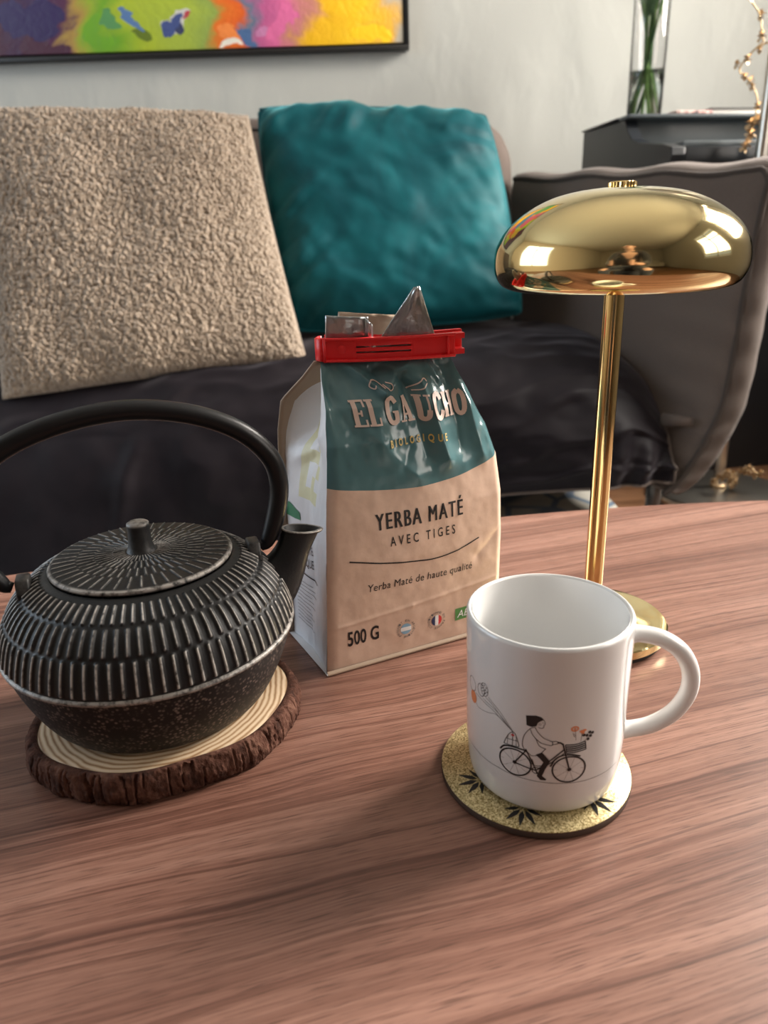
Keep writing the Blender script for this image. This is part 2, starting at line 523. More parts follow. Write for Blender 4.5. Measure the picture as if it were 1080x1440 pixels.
def wall_hole(fix, axis, a0, a1, *holes):
    """a wall slab, 6 cm thick outwards, with rectangular openings"""
    out = 0.06 * (1 if fix > 0 else -1)
    rects = []; cur = a0
    for h0, h1, z0, z1 in sorted(holes):
        rects += [(cur, h0, FL, ZC), (h0, h1, FL, z0), (h0, h1, z1, ZC)]; cur = h1
    rects.append((cur, a1, FL, ZC))
    ps = []
    for q0, q1, p0, p1 in rects:
        lo, hi = sorted((fix, fix + out))
        ps.append(box(lo, hi, q0, q1, p0, p1) if axis == 'x' else box(q0, q1, lo, hi, p0, p1))
    return join(*ps)


struct('floor', *box(X0 - .06, X1 + .06, Y0 - .06, Y1 + .06, FL - .04, FL), m_floor)
struct('ceiling', *box(X0 - .06, X1 + .06, Y0 - .06, Y1 + .06, ZC, ZC + .04), m_ceil)
struct('wall_back', *box(X0, X1, Y1, Y1 + .06, FL, ZC), m_wall)
struct('wall_right', *wall_hole(X1, 'x', Y0, Y1, (.90, 2.00, .80, 1.98), (-.58, .48, .33, 1.68)), m_room)
struct('wall_left', *wall_hole(X0, 'x', Y0, Y1, (-.05, 1.55, .15, 1.75)), m_room)
struct('wall_front', *box(X0, X1, Y0 - .06, Y0, FL, ZC), m_room)
m_wframe = mat('window_paint', (.75, .75, .72), .5)


def window(name, fix, axis, hole):
    h0, h1, z0, z1 = hole; w = .05
    o = fix + (.03 if fix > 0 else -.03)
    bars = [(h0, h1, z0, z0 + w), (h0, h1, z1 - w, z1), (h0, h0 + w, z0, z1), (h1 - w, h1, z0, z1),
            ((h0 + h1) / 2 - .03, (h0 + h1) / 2 + .03, z0, z1), (h0, h1, z0 + (z1 - z0) * .68, z0 + (z1 - z0) * .68 + .04)]
    ps = [box(o - .02, o + .02, a, b_, c_, d) if axis == 'x' else box(a, b_, o - .02, o + .02, c_, d) for a, b_, c_, d in bars]
    struct(name, *join(*ps), m_wframe)


window('window_1', X1, 'x', (.90, 2.00, .80, 1.98))
window('window_3', X1, 'x', (-.58, .48, .33, 1.68))
window('window_2', X0, 'x', (-.05, 1.55, .15, 1.75))
struct('baseboard_back', *box(X0, X1, Y1 - .015, Y1, FL, FL + .09, .004), m_wframe)

tag(obj('rug', *box(-1.6, .56, .68, 1.95, FL, FL + .012, .005), m_rug, at=(-.5, 1.25, FL)), 'cream rug with blue lines lying under the sofa', 'rug')

# ------------------------------------------------------------------ coffee table
table = thing('coffee_table', (0, .3, FL), 'walnut coffee table with bowed rounded edge in the foreground', 'table')
TA = radians(12); tc = np.array([.083, .315]); Rt = np.array([[cos(TA), -sin(TA)], [sin(TA), cos(TA)]])


def touter(n=160, k=0.0):
    th = np.linspace(0, 2 * pi, n, endpoint=False); e = 2 / 2.5
    q = np.stack([(.75 - k) * np.sign(np.cos(th)) * np.abs(np.cos(th)) ** e, (.33 - k) * np.sign(np.sin(th)) * np.abs(np.sin(th)) ** e], 1) + tc
    return q @ Rt.T


rings = [(.02, 0), (.003, 0), (.0008, -.0008), (0, -.003), (.0, -.020), (.004, -.026), (.03, -.026)]
n = 160; V = []; F = []
for k, z in rings:
    V += [(a, b_, z) for a, b_ in touter(n, k)]
for i in range(len(rings) - 1):
    for j in range(n): F.append((i * n + j, (i + 1) * n + j, (i + 1) * n + (j + 1) % n, i * n + (j + 1) % n))
F.append(tuple(range(n))); F.append(tuple(range((len(rings) - 1) * n, len(rings) * n))[::-1])
recalc(sharp(obj('tabletop', V, F, m_walnut, table)))
for sx, sy in ((-.5, -.17), (.5, -.17), (-.5, .17), (.5, .17)):
    c = (np.array([sx, sy]) + tc) @ Rt.T
    obj('leg', *tube([(c[0] + sx * .06, c[1] + sy * .1, FL), (c[0], c[1], -.026)], [.012, .022], 16), m_walnut, table)

# ------------------------------------------------------------------ wood slice trivet
TC = np.array([-.1285, .3610])
tri = thing('wood_slice_trivet', (TC[0], TC[1], 0), 'round wood slice trivet with bark rim under the iron teapot', 'trivet')


def slice_r(th, k): return (.0718 + .0022 * np.sin(2 * th + .8) + .0016 * np.sin(3 * th + 2) + .0009 * np.sin(7 * th)) * k


n = 220; th = np.linspace(0, 2 * pi, n, endpoint=False)
V = []; F = []
for k, z in ((.0, .0165), (.5, .0165), (.90, .0165), (.925, .0158), (.925, .002), (0, .002)):
    r_ = slice_r(th, k); V += [(TC[0] + a * cos(b_), TC[1] + a * sin(b_), z) for a, b_ in zip(r_, th)]
for i in range(5):
    for j in range(n): F.append((i * n + j, i * n + (j + 1) % n, (i + 1) * n + (j + 1) % n, (i + 1) * n + j))
o = obj('wood_face', V, F, m_slice, tri)
bm = bmesh.new(); bm.from_mesh(o.data); bmesh.ops.remove_doubles(bm, verts=bm.verts, dist=1e-6); bmesh.ops.recalc_face_normals(bm, faces=bm.faces); bm.to_mesh(o.data); bm.free()
# bark: ring with flaky outer surface
prof = [(.918, .0164), (.945, .0168), (.975, .0162), (.992, .0135), (1.004, .009), (1.004, .005), (.99, .001), (.96, .0), (.92, .0)]
nb = 720; thb = np.linspace(0, 2 * pi, nb, endpoint=False); nj = 9
kk = []
dense = smoothpath([(a, b_, 0) for a, b_ in prof], 26)[:, :2]
TH, J = np.meshgrid(thb, np.arange(26), indexing='ij')
kr = dense[J, 0]; kz = dense[J, 1]
flake = np.round((vnoise(np.cos(TH) * 9 + 20, np.sin(TH) * 9 + 20, kz * 110) * .5 + .5) * 5) / 5
crack = np.abs(vnoise(np.cos(TH) * 13 + 9, np.sin(TH) * 13 + 9, kz * 30))
wgt = sstep(.945, .99, kr)
rr_ = slice_r(TH, kr) + wgt * ((flake - .5) * .0026 - .0022 * (crack < .05) + .0005 * vnoise(np.cos(TH) * 60 + 9, np.sin(TH) * 60, kz * 900))
zz = np.clip(kz + wgt * .0004 * vnoise(TH * 40, kz * 900), 0, None)
P = np.stack([TC[0] + rr_ * np.cos(TH), TC[1] + rr_ * np.sin(TH), zz], -1).reshape(-1, 3)
obj('bark', P, gridfaces(nb, 26, True), m_bark, tri)

# ------------------------------------------------------------------ cast iron teapot
PC = np.array([-.132, .3675]); PZ = .0168
pot = thing('cast_iron_teapot', (PC[0], PC[1], PZ), 'black cast iron teapot with ribbed shoulder standing on the wood slice', 'teapot')
HD = np.array([cos(radians(20)), sin(radians(20)), 0]); HP = np.array([-HD[1], HD[0], 0])


def pot_at(d, z, q=0.0): return np.array([PC[0], PC[1], 0]) + HD * d + HP * q + np.array([0, 0, z])


# shoulder with three rows of cast ribs (geometry)
prof = smoothpath([(.0775, .0600, 0), (.0770, .0655, 0), (.0735, .0765, 0), (.0672, .0868, 0), (.0585, .0945, 0), (.0505, .0988, 0), (.0482, .0998, 0)], 110)[:, :2]
nrm = np.gradient(prof, axis=0); nrm = np.stack([nrm[:, 1], -nrm[:, 0]], 1); nrm /= np.linalg.norm(nrm, axis=1)[:, None]
arc = np.concatenate([[0], np.cumsum(np.linalg.norm(np.diff(prof, axis=0), axis=1))]); arc /= arc[-1]
NR = 80; per = 11; nth = NR * per
th = np.linspace(0, 2 * pi, nth, endpoint=False)
TH, J = np.meshgrid(th, np.arange(110), indexing='ij'); A = arc[J]
rib = np.zeros_like(A)
for k, (a0, a1) in enumerate(((.04, .385), (.40, .68), (.70, .93))):
    ph = (TH * NR / (2 * pi) + (.5 if k % 2 else 0)) % 1
    prof_r = np.exp(-np.abs((ph - .5) / .17) ** 2.2)
    rib = np.maximum(rib, prof_r * sstep(a0, a0 + .02, A) * (1 - sstep(a1 - .02, a1, A)))
hgt = .00135 * rib
R_ = prof[J, 0] + nrm[J, 0] * hgt; Z_ = prof[J, 1] + nrm[J, 1] * hgt
P = np.stack([PC[0] + R_ * np.cos(TH), PC[1] + R_ * np.sin(TH), Z_], -1).reshape(-1, 3)
wear = .95 * sstep(.72, .98, rib) + .55 * np.exp(-((A - .0) / .02) ** 2)
obj('ribbed_shoulder', P, gridfaces(nth, 110, True), m_iron, pot, attr={'wear': np.clip(wear, 0, 1).ravel()})
V, F = lathe([(.0745, .0598), (.0785, .0590), (.0789, .0602), (.0784, .0612), (.0770, .0616)], 160, (PC[0], PC[1], 0))
obj('belly_seam', V, F, m_iron, pot, attr={'wear': [.75] * len(V)})
lowp = smoothpath([(.0772, .0600, 0), (.0755, .0520, 0), (.0715, .0400, 0), (.0655, .0270, 0), (.0600, .0190, 0), (.0560, PZ + .0004, 0)], 40)[:, :2]
obj('pebbled_base', *lathe([tuple(q) for q in lowp] + [(0, PZ + .0004)], 200, (PC[0], PC[1], 0)), m_ironlow, pot)
V, F = lathe([(.0500, .0985), (.0480, .0996), (.0462, .0990), (.0455, .0960)], 120, (PC[0], PC[1], 0))
obj('neck_ring', V, F, m_iron, pot, attr={'wear': [.05] * len(V)})
# lid with radial ribs
LR = .0475; nl = 60; nlt = 800
rad = np.linspace(.004, LR, nl); th = np.linspace(0, 2 * pi, nlt, endpoint=False)
TH, RR = np.meshgrid(th, rad, indexing='ij')
rib = np.zeros_like(RR)
for k, (r0, r1, cnt) in enumerate(((.0075, .0160, 44), (.0150, .0245, 44), (.0238, .0340, 44), (.0332, .0462, 44))):
    ph = (TH * cnt / (2 * pi) + (.5 if k % 2 else 0)) % 1
    wmm = (np.abs(ph - .5) * 2 * pi * RR / cnt)
    rib = np.maximum(rib, np.exp(-(wmm / .00055) ** 2) * sstep(r0, r0 + .0008, RR) * (1 - sstep(r1 - .0008, r1, RR)))
Z_ = .1032 + .0016 * (1 - (RR / LR) ** 2) + .00075 * rib
lid_e = sstep(LR - .0016, LR, RR)
P = np.stack([PC[0] + RR * np.cos(TH), PC[1] + RR * np.sin(TH), Z_ - .0006 * lid_e ** 2], -1).reshape(-1, 3)
lid = obj('lid', P, gridfaces(nlt, nl, True), m_iron, pot, attr={'wear': np.clip(sstep(.6, 1, rib) * .75 + lid_e, 0, 1).ravel()})
V, F = lathe([(LR, .1026), (LR + .0006, .1018), (LR + .0002, .1006), (LR - .002, .1002), (.0440, .0990), (.040, .0985)], 120, (PC[0], PC[1], 0))
obj('lid_rim', V, F, m_iron, lid, attr={'wear': [.8 if v[2] > .1012 else .1 for v in V]})
kp = [(.0095, .1040), (.0078, .1052), (.0066, .108), (.0060, .112), (.0058, .117), (.0060, .1195), (.0058, .1208), (.0045, .1216), (.002, .1217), (0, .1217)]
V, F = lathe(kp, 28, (PC[0], PC[1], 0))
V = [(x, y, z) for x, y, z in V]
obj('lid_knob', V, F, m_iron, lid, attr={'wear': [.55 if v[2] > .1195 else .03 for v in V]})
# spout: rings in the handle plane
rings = smoothpath([(.0600, .0660, 20, .0205, .0150), (.0705, .0725, 35, .0170, .0125), (.0780, .0815, 55, .0125, .0102), (.0832, .0915, 68, .0100, .0088),
                    (.0872, .1000, 80, .0108, .0083), (.0885, .1028, 82, .0116, .0085)], 22)
nr = 32; V = []
lst = [tuple(r_) for r_ in rings]
lst.append((rings[-1][0] - .0002, rings[-1][1] + .0005, 82, .0108, .0077)); lst.append((rings[-1][0] - .0003, rings[-1][1] + .0002, 82, .0092, .0062))
lst.append((rings[-1][0] - .004, rings[-1][1] - .012, 70, .0068, .0056)); lst.append((rings[-1][0] - .010, rings[-1][1] - .020, 60, .0060, .005))
for i, (d, z, ang, sa, sb) in enumerate(lst):
    an = radians(ang); nx = np.array([cos(an), sin(an)]); tx = np.array([sin(an), -cos(an)])
    for k in range(nr):
        a = 2 * pi * k / nr
        lip = 1 + (.18 * max(0, cos(a)) ** 3 if i >= 19 else 0)
        q = np.array([d, z]) + tx * sa * cos(a) * lip
        V.append(pot_at(q[0], q[1], sb * sin(a)))
F = [(i * nr + k, i * nr + (k + 1) % nr, (i + 1) * nr + (k + 1) % nr, (i + 1) * nr + k) for i in range(len(lst) - 1) for k in range(nr)]
F.append(tuple(range((len(lst) - 1) * nr, len(lst) * nr)))
wr = np.zeros(len(V)); wr[21 * nr:23 * nr] = .8
recalc(obj('spout', V, F, m_iron, pot, attr={'wear': wr}))
# handle lugs and the bail handle
for s in (-1, 1):
    V, F = prism([(-.0085, -.006), (.0085, -.006), (.0085, .003), (.0050, .0105), (-.0050, .0105), (-.0085, .003)], -.0035, .0035,
                 lambda x, y, d, s=s: pot_at(s * (.0600 + d), .0905 + y, x), .0012)
    obj('handle_lug', V, F, m_iron, pot, smooth=True, attr={'wear': [.08] * len(V)})
pp = smoothpath([(-.0655, .0955, 0), (-.0700, .0985, 0), (-.0790, .1120, 0), (-.0835, .1300, 0), (-.0795, .1480, 0), (-.0620, .1655, 0), (-.0340, .1770, 0), (0, .1815, 0),
                 (.0320, .1768, 0), (.0580, .1650, 0), (.0735, .1490, 0), (.0780, .1330, 0), (.0755, .1160, 0), (.0690, .0990, 0), (.0640, .0955, 0)], 90)
tt = np.linspace(0, 1, 90)
hr = .0054 - .0026 * (1 - sstep(0, .14, tt)) - .0026 * sstep(.86, 1, tt)
obj('bail_handle', *tube([pot_at(a, b_) for a, b_, _ in pp], hr, 18), m_ironh, pot)

# ------------------------------------------------------------------ paper bag
E_ = np.array([.9056, .4241, 0]); D_ = np.array([-.4241, .9056, 0]); B0 = np.array([-.0385, .402, 0])
bag = thing('tea_bag', (*(B0 + E_ * .065 + D_ * .033)[:2], 0), 'open kraft paper bag of yerba mate with teal top beside teapot spout', 'paper bag')


def lut(z, zs, vs): return np.interp(z, zs, vs)


ZS = [0, .03, .07, .10, .125, .145, .165, .180, .190]
LA = [0, .0020, .0048, .0072, .0100, .0125, .0165, .0210, .0240]
LB = [.0005, .001, .003, .005, .007, .010, .020, .037, .0450]
RA = [.1310, .1322, .1335, .1335, .1310, .1250, .1150, .1060, .1010]
RB = [.0005, .0005, .0015, .003, .006, .010, .0160, .0195, .0205]


def crease(a, z, p, q, w, amp):
    """tent fold along a segment p-q in (a,z)"""
    p, q = np.array(p), np.array(q); d = q - p; L2 = d @ d
    tt = np.clip(((a - p[0]) * d[0] + (z - p[1]) * d[1]) / L2, 0, 1)
    dist = np.hypot(a - p[0] - tt * d[0], z - p[1] - tt * d[1])
    return amp * np.exp(-np.abs(dist / w) ** 1.3)


def front_b(a, z):
    """extra depth (mm) of wrinkles: + is into the bag"""
    A, Z = a * 1000, z * 1000
    w = 0
    w = w + crease(A, Z, (34, 192), (54, 172), 3.2, -3.2) + crease(A, Z, (54, 172), (77, 190), 3.2, -2.6) + crease(A, Z, (52, 182), (62, 190), 5, 3.0)
    w = w + crease(A, Z, (14, 184), (19, 174), 4.5, 5.0) + crease(A, Z, (20, 178), (30, 150), 6, 1.2)
    w = w + crease(A, Z, (78, 178), (88, 130), 6, -3.2) + crease(A, Z, (70, 172), (76, 132), 5, 2.2) + crease(A, Z, (98, 176), (101, 135), 5, 2.0)
    w = w + crease(A, Z, (108, 170), (116, 128), 5, -1.8) + crease(A, Z, (40, 150), (66, 122), 7, -1.4) + crease(A, Z, (58, 128), (66, 140), 6, 1.2)
    w = w + crease(A, Z, (84, 188), (92, 176), 3, -2.4) + crease(A, Z, (64, 184), (71, 174), 3, 2.0)
    w = w + crease(A, Z, (0, 31), (60, 36), 1.2, -.35) + crease(A, Z, (60, 36), (131, 42), 1.2, -.30) + crease(A, Z, (110, 60), (128, 75), 4, .8)
    w = w + fbm(A / 16, Z / 20, 0, 3) * (.25 + 1.1 * sstep(110, 170, Z))
    w = w * 1.55
    return w / 1000 * sstep(-.0002, .012, z) * (1 - .6 * sstep(.183, .190, z))


def front(a, z, off=0.0):
    a = np.asarray(a, float); z = np.asarray(z, float)
    la, lb, ra, rb = lut(z, ZS, LA), lut(z, ZS, LB), lut(z, ZS, RA), lut(z, ZS, RB)
    s = np.clip((a - la) / (ra - la), 0, 1)
    bul = lut(z, ZS, [.0005, .0025, .005, .0055, .005, .004, .003, .001, 0])
    ed = sstep(0, .06, s) * (1 - sstep(.94, 1, s))
    # rounded vertical corners
    cr = .006 * ((1 - np.clip(s / .05, 0, 1)) ** 2 * .35 + (1 - np.clip((1 - s) / .06, 0, 1)) ** 2)
    b_ = lb + (rb - lb) * s - bul * 4 * s * (1 - s) + front_b(a, z) * ed + cr * (1 - sstep(.15, .18, z)) - off
    return B0 + a[..., None] * E_ + b_[..., None] * D_ + np.stack([0 * z, 0 * z, z], -1)


def fgrid(nu, nv, za, zb):
    z = np.linspace(za, zb, nv); s = np.linspace(0, 1, nu)
    SS, ZZ = np.meshgrid(s, z, indexing='ij')
    AA = lut(ZZ, ZS, LA) + SS * (lut(ZZ, ZS, RA) - lut(ZZ, ZS, LA))
    return front(AA, ZZ).reshape(-1, 3), gridfaces(nu, nv), np.stack([AA * 1000, ZZ * 1000, 0 * ZZ], -1).reshape(-1, 3)


P, F, az = fgrid(150, 210, 0.0005, .190)
recalc(obj('front_panel', P, F, m_front, bag, attr={'az': az}))
fp = bag.children[-1]
# back panel (kraft), with a fin along its left edge
BLA = [-.004, -.003, -.002, -.0015, 0, .001, .004, .016, .022]; BLB = [.066, .067, .069, .070, .070, .070, .068, .058, .051]
BRA = [.131, .131, .131, .130, .128, .124, .115, .107, .1025]; BRB = [.066, .066, .066, .064, .060, .055, .045, .034, .027]


def backp(u, v):
    z = .0005 + v * .1895
    la, lb, ra, rb = lut(z, ZS, BLA), lut(z, ZS, BLB), lut(z, ZS, BRA), lut(z, ZS, BRB)
    return B0 + (la + u * (ra - la))[..., None] * E_ + (lb + u * (rb - lb) + .004 * np.sin(pi * u) * (1 - v))[..., None] * D_ + np.stack([0 * z, 0 * z, z], -1)


P, F = grid(backp, 40, 60)
o = obj('back_panel', P, F, m_kraft, bag); md = o.modifiers.new('t', 'SOLIDIFY'); md.thickness = .0012; md.offset = 0


def gusset(side):
    def fn(u, v):
        z = .0008 + v * .186
        if side < 0:
            a0, b0, a1, b1 = lut(z, ZS, LA), lut(z, ZS, LB), lut(z, ZS, BLA) + .003, lut(z, ZS, BLB) - .001
        else:
            a0, b0, a1, b1 = lut(z, ZS, RA), lut(z, ZS, RB), lut(z, ZS, BRA), lut(z, ZS, BRB)
        b0 = b0 + .006 * (0.35 if side < 0 else 1) * (1 - sstep(.15, .18, z))
        dep = (.004 + .003 * sstep(.02, .05, z) + .012 * sstep(.11, .17, z) * (1 - sstep(.175, .188, z)))
        tri_ = 1 - np.abs(u * 2 - 1.1) / 1.1
        ins = dep * np.clip(tri_, 0, 1) * (1 - sstep(.12, .15, z) * (1 - sstep(.05, .4, u))) - .002 * np.sin(pi * u) * sstep(.04, .10, z) * (1 - sstep(.1, .14, z))
        if side < 0:   # diagonal tuck near the shoulder
            ins = ins + .010 * sstep(.0, .012, (z - (.128 + .032 * (1 - u)))) * np.sin(pi * np.clip(u, 0, 1)) * sstep(.05, .45, u) * (1 - sstep(.176, .188, z))
            ins = ins - .0025 * np.exp(-((z - (.124 + .030 * (1 - u))) / .005) ** 2) * np.sin(pi * u)
        ins = ins + .0006 * fbm(u * 6, z * 60, 3.3)
        return B0 + (a0 + u * (a1 - a0) - side * ins)[..., None] * E_ + (b0 + u * (b1 - b0))[..., None] * D_ + np.stack([0 * z, 0 * z, z], -1)
    return fn


gfn = gusset(-1)
UU, VV = np.meshgrid(np.linspace(0, 1, 60), np.linspace(0, 1, 120), indexing='ij')
gL = obj('side_gusset', gfn(UU, VV).reshape(-1, 3), gridfaces(60, 120), m_gusset, bag,
         attr={'az': np.stack([UU * 66, VV * 187, 0 * UU], -1).reshape(-1, 3)}); tag(gL, 'white printed side gusset')
gR = obj('side_gusset', gusset(1)(UU, VV).reshape(-1, 3), gridfaces(60, 120), m_gusset, bag,
         attr={'az': np.stack([UU * 66, VV * 80, 0 * UU], -1).reshape(-1, 3)})
# bottom: folded base with a small rounded front lip
lipp = smoothpath([(0, .0035, 0), (-.0012, .0016, 0), (-.0004, .0002, 0), (.002, .0003, 0)], 10)
V = []
for s in np.linspace(-.001, .132, 40):
    for b_, z, _ in lipp: V.append(B0 + E_ * s + D_ * (b_ - .0004) + np.array([0, 0, z]))
obj('bottom_fold', V, gridfaces(40, 10), m_kraft, bag)
obj('base_panel', [B0 + E_ * a + D_ * b_ + np.array([0, 0, z]) for a, b_, z in ((-.001, 0, .0006), (.131, 0, .0006), (.131, .066, .0006), (-.004, .066, .0006))], [(0, 1, 2, 3)], m_gusset, bag)


def onfront(name, parts, m, off=.00035, parent=None):
    V, F = join(*[([(x, y, 0) for x, y in v], f) for v, f in parts])
    V = np.array(V); P = front(V[:, 0] / 1000, V[:, 1] / 1000, off)
    return obj(name, P, F, m, fp if parent is None else parent, smooth=False)


for q_ in (text2('YERBA MATÉ', 36.9, 91.8, 97.6, 10.4, spacing=1.25), text2('AVEC TIGES', 45.7, 80.2, 91.6, 6.0, spacing=1.7, bold=.01),
           text2('500 G', 14.1, 17.7, 35.8, 9.8, spacing=1.02, bold=.02), text2('Yerba Maté de haute qualité', 29.5, 52.3, 105, 4.9, shear=.15, spacing=1.05)):
    dx_ = .32 if q_[0][0][1] > 88 else 0     # the heading is the boldest line: its strokes are widened sideways
    onfront('lettering', [([(x - dx_, y) for x, y in q_[0]], q_[1]), ([(x + dx_, y) for x, y in q_[0]], q_[1])] if dx_ else [q_], m_black)
onfront('rule_line', [curve2([(18.4, 74.7), (40, 70), (63.4, 66.9), (76.4, 66.0), (92.4, 67.9), (110.3, 73.3)], .9, 40)], m_black)


def slab(parts_, x, w, h=14.6, y0=154.6, sw=2.8):
    """western slab letters from strokes; coordinates 0..1"""
    out = []
    for st in parts_:
        kind, pts = st
        P_ = [(x + px * w, y0 + py * h) for px, py in pts]
        out.append(ribbon(P_, sw if kind == 's' else 1.1, 1.5) if kind in 'st' else curve2(P_, sw if kind == 'c' else 1.2, 20))
    return out


E1 = [('s', [(.28, 0), (.28, 1)]), ('t', [(0, .035), (1, .035)]), ('t', [(0, .965), (1, .965)]), ('t', [(.3, .5), (.72, .5)]), ('t', [(.95, .0), (.95, .26)]), ('t', [(.95, .74), (.95, 1)]), ('t', [(.70, .38), (.70, .62)])]
L1 = [('s', [(.33, 0), (.33, 1)]), ('t', [(0, .035), (1, .035)]), ('t', [(0, .965), (.66, .965)]), ('t', [(.95, 0), (.95, .3)])]
G1 = [('c', [(.9, .78), (.7, .97), (.4, .95), (.2, .72), (.17, .4), (.28, .1), (.55, .02), (.8, .12), (.84, .42)]), ('t', [(.55, .44), (1, .44)])]
A1 = [('s', [(.72, 0), (.48, 1)]), ('t', [(.2, 0), (.44, 1)]), ('t', [(.28, .3), (.66, .3)]), ('t', [(0, .035), (.4, .035)]), ('t', [(.5, .035), (1, .035)])]
U1 = [('s', [(.24, 1), (.24, .35)]), ('c', [(.24, .4), (.28, .12), (.5, .03), (.72, .12), (.78, .4)]), ('t', [(.78, .38), (.78, 1)]), ('t', [(0, .965), (.48, .965)]), ('t', [(.58, .965), (1, .965)])]
C1 = [('c', [(.88, .74), (.7, .96), (.4, .95), (.2, .72), (.17, .4), (.28, .1), (.55, .02), (.8, .12), (.92, .3)])]
H1 = [('s', [(.22, 0), (.22, 1)]), ('s', [(.78, 0), (.78, 1)]), ('t', [(.2, .5), (.8, .5)]), ('t', [(0, .035), (.44, .035)]), ('t', [(.56, .035), (1, .035)]), ('t', [(0, .965), (.44, .965)]), ('t', [(.56, .965), (1, .965)])]
O1 = [('c', [(.5, .97), (.22, .8), (.17, .45), (.26, .12), (.5, .03), (.74, .12), (.83, .5), (.78, .82), (.5, .97)])]
lt = []
for g, x, w in ((E1, 31.6, 8.0), (L1, 40.3, 7.4), (G1, 51.8, 8.4), (A1, 61.2, 10.0), (U1, 72.0, 9.0), (C1, 81.8, 8.0), (H1, 90.4, 8.6), (O1, 99.6, 8.2)):
    lt += slab(g, x, w)
tag(onfront('brand_lettering', lt, m_cream, .0009), 'cream slab serif lettering')
orn = lambda pts: [(x + 11, y - 4.5) for x, y in pts]
onfront('ornament', [curve2(orn([(44, 179), (41, 183), (37, 183.5), (35.5, 180.5), (38, 179), (39, 181)]), .7), curve2(orn([(44, 181), (47, 177.5), (50, 178.5), (49, 181), (46, 182)]), .7),
                     curve2(orn([(60, 177), (65, 180), (69, 183), (71, 181)]), .7), curve2(orn([(62, 176), (67, 177), (71, 180)]), .7)], m_cream, .0009)
onfront('gold_lettering', [text2('BIOLOGIQUE', 50.4, 141.4, 88.5, 4.3, spacing=1.9, bold=.03)], m_yel, .0009)


def seal(cx, cy, words, flag):
    pr = []
    for i, ch in enumerate(words):
        a = pi * 1.25 - 2 * pi * i / len(words)
        if ch == ' ': continue
        v, f = text2(ch, -.7, 0, .7, 1.55)
        rv = []
        for x, y in v:
            y += 5.2; rv.append((cx + x * sin(a) + y * cos(a), cy - x * cos(a) + y * sin(a)))
        pr.append((rv, f))
    onfront('seal_text', pr, m_grey, .00035)
    for (x0, x1, y0, y1, m_) in flag:
        pts = [(cx + x0 + (x1 - x0) * i / 6, cy + y0 + (y1 - y0) * j / 6) for i in range(7) for j in range(7)]
        pts = [(cx + (x - cx) * min(1, 3.9 / max(1e-6, math.hypot(x - cx, y - cy))), cy + (y - cy) * min(1, 3.9 / max(1e-6, math.hypot(x - cx, y - cy)))) for x, y in pts]
        onfront('flag_stripe', [(pts, gridfaces(7, 7))], m_, .00035)


seal(55.0, 19.9, 'PRODUIT EN ARGENTINE ', [(-3.9, 3.9, 1.4, 3.9, m_blue), (-3.9, 3.9, -1.4, 1.4, m_inkwhite), (-3.9, 3.9, -3.9, -1.4, m_blue)])
seal(78.0, 20.1, 'CONDITIONNE EN FRANCE ', [(-3.9, -1.3, -3.9, 3.9, m_navy), (-1.3, 1.3, -3.9, 3.9, m_inkwhite), (1.3, 3.9, -3.9, 3.9, m_inkred)])
onfront('organic_mark', [poly2([(92.5, 15.6), (105, 15.6), (105, 24.6), (92.5, 24.6)])], m_green, .0003)
onfront('organic_leaf', [text2('AB', 94, 17.6, 103.5, 5.2, shear=.2)], m_inkwhite, .00045)


def ongusset(name, parts, m, off=.0004):
    V, F = join(*[([(x, y, 0) for x, y in v], f) for v, f in parts])
    V = np.array(V); P = gfn(np.clip(V[:, 0] / 66, 0, 1), (V[:, 1] / 1000 - .0008) / .186) - E_ * off
    return obj(name, P, F, m, gL, smooth=False)


def flip(p): return [(66 - x, y) for x, y in p[0]], p[1]   # gusset runs right-to-left seen from outside


tx = [text2('MATÉ', 28 - 8, 66, 66 - 36.5, 6), text2('BIOLOGIQUE', 3, 56.5, 66 - 36.5, 6)]
ongusset('gusset_lettering', [flip(p) for p in tx], m_black)
ongusset('gusset_rule', [curve2([(63, 53), (45, 50), (30, 48)], .9)], m_black)
ongusset('gusset_fine_print', [ribbon([(58, 44 - 2.6 * i), (38 - (i % 3) * 4, 43.4 - 2.6 * i)], .35, 2) for i in range(12)], m_grey)
ongusset('leaf_mark', [poly2([(48, 88), (66, 88), (66, 97.5), (60, 98), (48, 93)])], m_green2)

# top: inner foil flaps above the clip (flattened mouth, pinched in the clip)
CC = np.array([.0065, .4615]); CY = radians(6); CE = np.array([cos(CY), sin(CY), 0]); CN = np.array([-sin(CY), cos(CY), 0])


def clip_at(x, y, z): return np.array([CC[0], CC[1], 0]) + CE * (x * .885 + .0005) + CN * y + np.array([0, 0, z])


def flap(name, poly, y0, dy, m, lab=None, sol=.0006):
    # poly: x,z quad strip top/bottom rows
    (bl, br, tr, tl) = [np.array(p) for p in poly]

    def fn(u, v):
        q = (bl * ((1 - u) * (1 - v))[..., None] + br * (u * (1 - v))[..., None] + tr * (u * v)[..., None] + tl * ((1 - u) * v)[..., None])
        y = y0 + dy * v + .0012 * np.sin(u * 5 + v * 3) * v + .0012 * fbm(u * 5, v * 4, 1.1) * v
        x, z = q[..., 0], q[..., 1]
        return np.array([CC[0], CC[1], 0]) + x[..., None] * CE + y[..., None] * CN + np.stack([0 * z, 0 * z, z], -1)
    P, F = grid(fn, 24, 16)
    o = obj(name, P, F, m, bag); mo = o.modifiers.new('t', 'SOLIDIFY'); mo.thickness = sol
    if lab: tag(o, lab)
    return o


